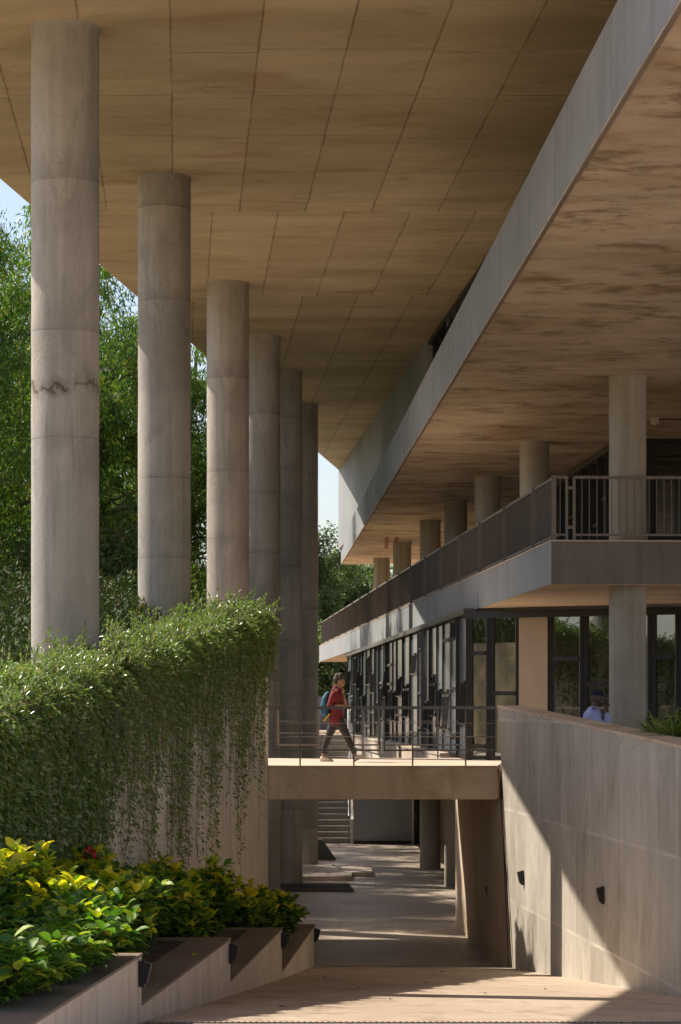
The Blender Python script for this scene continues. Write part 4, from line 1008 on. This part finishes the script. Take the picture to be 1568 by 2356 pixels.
def walker():
    t = thing('person', 'person in maroon shirt and dark trousers walking across the footbridge, hand at chin', 'person', loc=(-.08, 49.2, -1.146)); t.scale = (1.04,1.04,1.04)
    # body: facing +x; -y is the near (camera) side
    b = MB()
    head(b, (.065, 0, 1.595))
    b.tube([(-.01,0,1.42),(.03,0,1.53)], [.062,.055], 12)
    b.loft([(0,0,.80,.11,.155),(0,0,.92,.105,.15),(-.01,0,1.05,.10,.14),(-.01,0,1.2,.115,.17),(-.02,0,1.33,.115,.19),(-.02,0,1.41,.08,.13),(-.01,0,1.45,.055,.06)], 18)
    sR, sL = (-.03,-.17,1.38), (-.02,.17,1.38)
    eR, wR = (-.135,-.225,1.115), (.14,-.14,1.115)
    eL, wL = (.17,.15,1.14), (.125,.03,1.36)
    b.tube([sR, ((sR[0]+eR[0])/2, -.21, 1.25), eR], [.052,.046,.040], 12); b.tube([eR, (0,-.185,1.115), wR], [.042,.038,.027], 12)
    b.tube([sL, ((sL[0]+eL[0])/2, .18, 1.25), eL], [.052,.046,.040], 12); b.tube([eL, (.15,.09,1.25), wL], [.042,.037,.026], 12)
    hand(b, wR, (.205,-.115,1.105), (1,.25,0), (0,-.2,1), (0,.6,.6), .55)
    hand(b, wL, (.115,-.0,1.415), (-.1,-.2,1), (.6,-.5,0), (-.4,-.3,.2), .9)
    # legs
    legs = {'rear': [(-.02,.075,.86),(-.17,.07,.47),(-.275,.06,.10)], 'lead': [(.03,-.075,.86),(.225,-.07,.465),(.375,-.065,.125)]}
    for nme, (h, k, a) in legs.items():
        b.tube([h, ((h[0]+k[0])/2, h[1], (h[2]+k[2])/2), k, ((k[0]+a[0])/2-.01, k[1], (k[2]+a[2])/2+.02), a], [.085,.075,.052,.048,.033], 14)
    b.tube([(-.275,.06,.10),(-.285,.06,.045),(-.20,.055,.04),(-.13,.05,.035)], [.035,.038,.035,.028], 10)
    b.tube([(.375,-.065,.125),(.385,-.065,.055),(.46,-.07,.095),(.53,-.075,.13)], [.035,.037,.033,.026], 10)
    body = remesh(b.build('body', M['skin'], t), .009, 4)
    # shirt
    s_ = MB()
    s_.loft([(.005,0,.735,.165,.195),(.0,0,.80,.155,.185),(0,0,.92,.14,.175),(-.01,0,1.05,.132,.165),(-.012,0,1.2,.142,.195),(-.02,0,1.33,.138,.212),(-.02,0,1.40,.105,.165),(-.005,0,1.455,.074,.08)], 22)
    s_.tube([(-.03,-.16,1.375), ((-.03+eR[0])/2-.01,-.215,1.25), (eR[0]-.005,eR[1],1.12), (-.04,-.195,1.115)], [.075,.068,.062,.056], 14)
    s_.tube([(-.02,.16,1.375), (.07,.18,1.25), (.16,.152,1.155), (.158,.125,1.2)], [.075,.066,.058,.052], 14)
    s_.tube([(-.05,0,1.43),(.02,0,1.475)], [.078,.07], 14)
    sh_ = remesh(s_.build('shirt', M['shirt'], body), .012, 5)
    sm = bpy.data.textures.new('folds', 'CLOUDS'); sm.noise_scale = .09
    dsp = sh_.modifiers.new('folds', 'DISPLACE'); dsp.texture = sm; dsp.strength = .018; dsp.mid_level = .5; dsp.texture_coords = 'LOCAL'
    p_ = MB()
    p_.loft([(.005,0,.70,.12,.16),(0,0,.82,.135,.172),(0,0,.95,.125,.165)], 20)
    for nme, (h, k, a) in legs.items():
        am = (k[0]+(a[0]-k[0])*.86, k[1], k[2]+(a[2]-k[2])*.86)
        p_.tube([(h[0],h[1],.84), ((h[0]+k[0])/2, h[1], (h[2]+k[2])/2), k, ((k[0]+am[0])/2-.012, k[1], (k[2]+am[2])/2+.015), am], [.105,.092,.07,.064,.052], 16)
    tr2 = remesh(p_.build('trousers', M['trousers'], body), .011, 5)
    d2 = tr2.modifiers.new('folds', 'DISPLACE'); d2.texture = sm; d2.strength = .014; d2.mid_level = .5; d2.texture_coords = 'LOCAL'
    for (c, ang) in (((-.21,.055,.035),0),((.455,-.07,.085),R(26))):
        s2 = MB(); ca, sa = math.cos(ang), math.sin(ang)
        def T(u, v, w): return (c[0]+u*ca-w*sa, c[1]+v, c[2]+u*sa+w*ca)
        sec = []
        for (u, hw, hh) in ((-.12,.030,.045),(-.09,.042,.06),(-.03,.044,.055),(.04,.052,.045),(.10,.052,.032),(.145,.032,.018)):
            ring = [T(u, hw*math.cos(q), max(-.032, -.032+hh*(1+math.sin(q))*.9)) for q in np.linspace(0, 2*math.pi, 13)[:-1]]; sec.append(ring)
        vs=[v for r_ in sec for v in r_]; fs=[(i*12+k, i*12+(k+1)%12, (i+1)*12+(k+1)%12, (i+1)*12+k) for i in range(5) for k in range(12)]+[tuple(range(11,-1,-1)),tuple(range(60,72))]
        s2.add(vs, fs); s2.build('shoe', M['shoe'], body, smooth=True)
    hm = MB(); g = random.Random(3)
    hm.ball((.045,0,1.655),(.108,.088,.075),16,9); hm.ball((.0,0,1.62),(.075,.086,.09),16,9)
    for i in range(60):
        a = g.uniform(0,6.28); e = g.uniform(.1,1.4); q = Vector((.05+.095*math.cos(a)*math.cos(e), .08*math.sin(a)*math.cos(e), 1.66+.075*math.sin(e)))
        if q.x > .12 and q.z < 1.66: continue
        hm.tube([q, q+Vector((g.uniform(-.02,.04),g.uniform(-.03,.03),g.uniform(.01,.035))), q+Vector((g.uniform(0,.06),g.uniform(-.04,.04),g.uniform(-.01,.03)))], [.02,.016,.006], 6)
    remesh(hm.build('hair', M['hair'], body), .009, 1)
    # watch
    MB().tube([(.128,.045,1.335),(.126,.036,1.35)], .031, 12).build('watch', M['black'], body)
    # eye, glasses-free face: eye dots
    for sy in (-1,1): MB().ball((.148,sy*.03,1.607),(.006,.012,.007),8,6).build('eye', M['black'], body)
    # backpack, phone
    bp = thing('backpack', 'teal blue backpack with a hanging yellow strap, worn by the walking person', 'backpack', loc=t.location.copy()); bp.scale = (1.0,.85,1.02)
    k = MB(); k.loft([(-.20,-.03,.90,.06,.12),(-.22,-.03,.95,.085,.145),(-.235,-.03,1.1,.095,.155),(-.225,-.03,1.28,.085,.15),(-.19,-.03,1.38,.06,.12),(-.17,-.03,1.42,.03,.06)], 18)
    k.loft([(-.29,-.03,.95,.035,.10),(-.31,-.03,1.05,.045,.115),(-.30,-.03,1.18,.035,.10)], 14)
    remesh(k.build('pack', M['bag'], bp), .012, 6)
    st_ = MB(); pts_ = [(-.13,-.125,1.40),(-.06,-.135,1.455),(.02,-.14,1.42),(.075,-.155,1.33),(.085,-.165,1.24),(.05,-.17,1.16)]
    for a, b2 in zip(pts_[:-1], pts_[1:]): st_.bar(a, b2, .055, .014, up=(1,-.6,0))
    remesh(st_.build('shoulder_strap', M['bag'], bp), .008, 3)
    st_ = MB(); st_.bar((.05,-.185,1.16),(.0,-.2,1.06),.02,.008,up=(1,-.6,0)); st_.build('strap_webbing', M['yellow'], bp)
    st_ = MB(); st_.bar((-.135,-.18,.97),(-.27,-.2,.82),.03,.012,up=(0,1,0)); st_.build('hanging_strap', M['yellow'], bp)
    ph_ = MB(); ph_.bar((.22,-.10,1.14),(.33,-.07,1.155),.07,.01); tag(ph_.build('phone', M['black'], loc=None), 'dark phone in the hand of the walking person', 'phone')
    o = bpy.data.objects['phone']; o.location = t.location; o.scale = t.scale
walker()

def guard():
    t = thing('person', 'person in pale blue shirt and navy cap seated behind the wall, hand near the mouth', 'person', loc=(4.27, 40.0, -1.15)); t.scale = (1.1,1.1,1.1)
    b = MB()
    head(b, (.03,0,1.16)); b.tube([(-.03,0,.99),(0,0,1.09)], [.06,.055], 12)
    b.loft([(-.06,0,.42,.12,.17),(-.06,0,.6,.115,.16),(-.05,0,.8,.125,.18),(-.045,0,.93,.115,.19),(-.04,0,1.0,.07,.11)], 18)
    for sy in (-1,1): b.tube([(-.02,sy*.09,.47),(.2,sy*.11,.50),(.42,sy*.11,.49)], [.085,.075,.058], 12); b.tube([(.42,sy*.11,.49),(.42,sy*.11,.28),(.40,sy*.11,.08)], [.056,.05,.035], 12); b.tube([(.39,sy*.11,.05),(.55,sy*.11,.035)], [.038,.03], 10)
    b.tube([(-.04,-.18,.93),(.03,-.24,.78),(.12,-.22,.72)], [.05,.045,.04], 12); b.tube([(.12,-.22,.72),(.17,-.16,.86),(.16,-.08,1.0)], [.04,.035,.026], 12)
    hand(b, (.16,-.08,1.0), (.155,-.05,1.06), (-.2,.3,1), (.8,-.3,0), (-.5,.3,0), .7)
    b.tube([(-.04,.18,.93),(.0,.24,.72),(.16,.18,.60)], [.05,.045,.036], 12); b.tube([(.16,.18,.60),(.3,.12,.58)], [.036,.026], 10)
    hand(b, (.3,.12,.58), (.36,.11,.57), (1,0,0), (0,-1,0), (0,0,-1), .4)
    body = remesh(b.build('body', M['skin_dark'], t), .01, 4)
    s_ = MB(); s_.loft([(-.06,0,.44,.145,.19),(-.06,0,.6,.14,.18),(-.05,0,.8,.15,.205),(-.045,0,.93,.14,.215),(-.04,0,1.0,.09,.13),(-.03,0,1.04,.07,.08)], 20)
    s_.tube([(-.04,-.17,.93),(.02,-.235,.79),(.115,-.225,.725)], [.078,.07,.06], 12); s_.tube([(.115,-.225,.725),(.165,-.165,.85),(.163,-.12,.93)], [.06,.054,.048], 12)
    s_.tube([(-.04,.17,.93),(.0,.235,.73),(.1,.2,.64)], [.075,.068,.06], 12)
    remesh(s_.build('shirt', M['blue_shirt'], body), .012, 5)
    p_ = MB(); p_.loft([(-.05,0,.36,.14,.19),(-.05,0,.48,.15,.19)], 18)
    for sy in (-1,1): p_.tube([(-.02,sy*.09,.47),(.2,sy*.11,.50),(.42,sy*.11,.49)], [.1,.09,.072], 12); p_.tube([(.42,sy*.11,.49),(.42,sy*.11,.28),(.40,sy*.11,.12)], [.07,.064,.055], 12)
    remesh(p_.build('trousers', M['navy'], body), .012, 4)
    c = MB(); c.ball((.02,0,1.245),(.108,.092,.06),18,8); c.loft([(.02,0,1.215,.104,.088),(.02,0,1.25,.106,.09)],18)
    c.hexa([(.09,-.07,1.205),(.19,-.05,1.185),(.19,.05,1.185),(.09,.07,1.205),(.09,-.07,1.22),(.19,-.05,1.197),(.19,.05,1.197),(.09,.07,1.22)])
    remesh(c.build('cap', M['navy'], body), .01, 3)
    MB().box((-.07,-.22,1.005),(.0,-.14,1.02)).build('epaulette', M['navy'], body)
    for sy in (-1,1): MB().ball((.113,sy*.03,1.17),(.006,.012,.007),8,6).build('eye', M['black'], body)
    ch = thing('chair', 'dark plastic chair under the seated person behind the wall', 'chair', loc=(4.22, 40.0, -1.15)); ch.scale = (1.1,1.1,1.1)
    MB().box((-.25,-.23,.36),(.22,.23,.39)).build('seat', M['black'], ch, bevel=.01)
    MB().hexa([(-.29,-.22,.42),(-.26,-.22,.42),(-.26,.22,.42),(-.29,.22,.42),(-.34,-.2,.85),(-.31,-.2,.85),(-.31,.2,.85),(-.34,.2,.85)]).build('backrest', M['black'], ch, bevel=.01)
    for sx in (-.23,.2):
        for sy in (-.2,.2): MB().tube([(sx,sy,.36),(sx*1.1,sy*1.1,0)], .018, 8).build('leg', M['black'], ch)
guard()
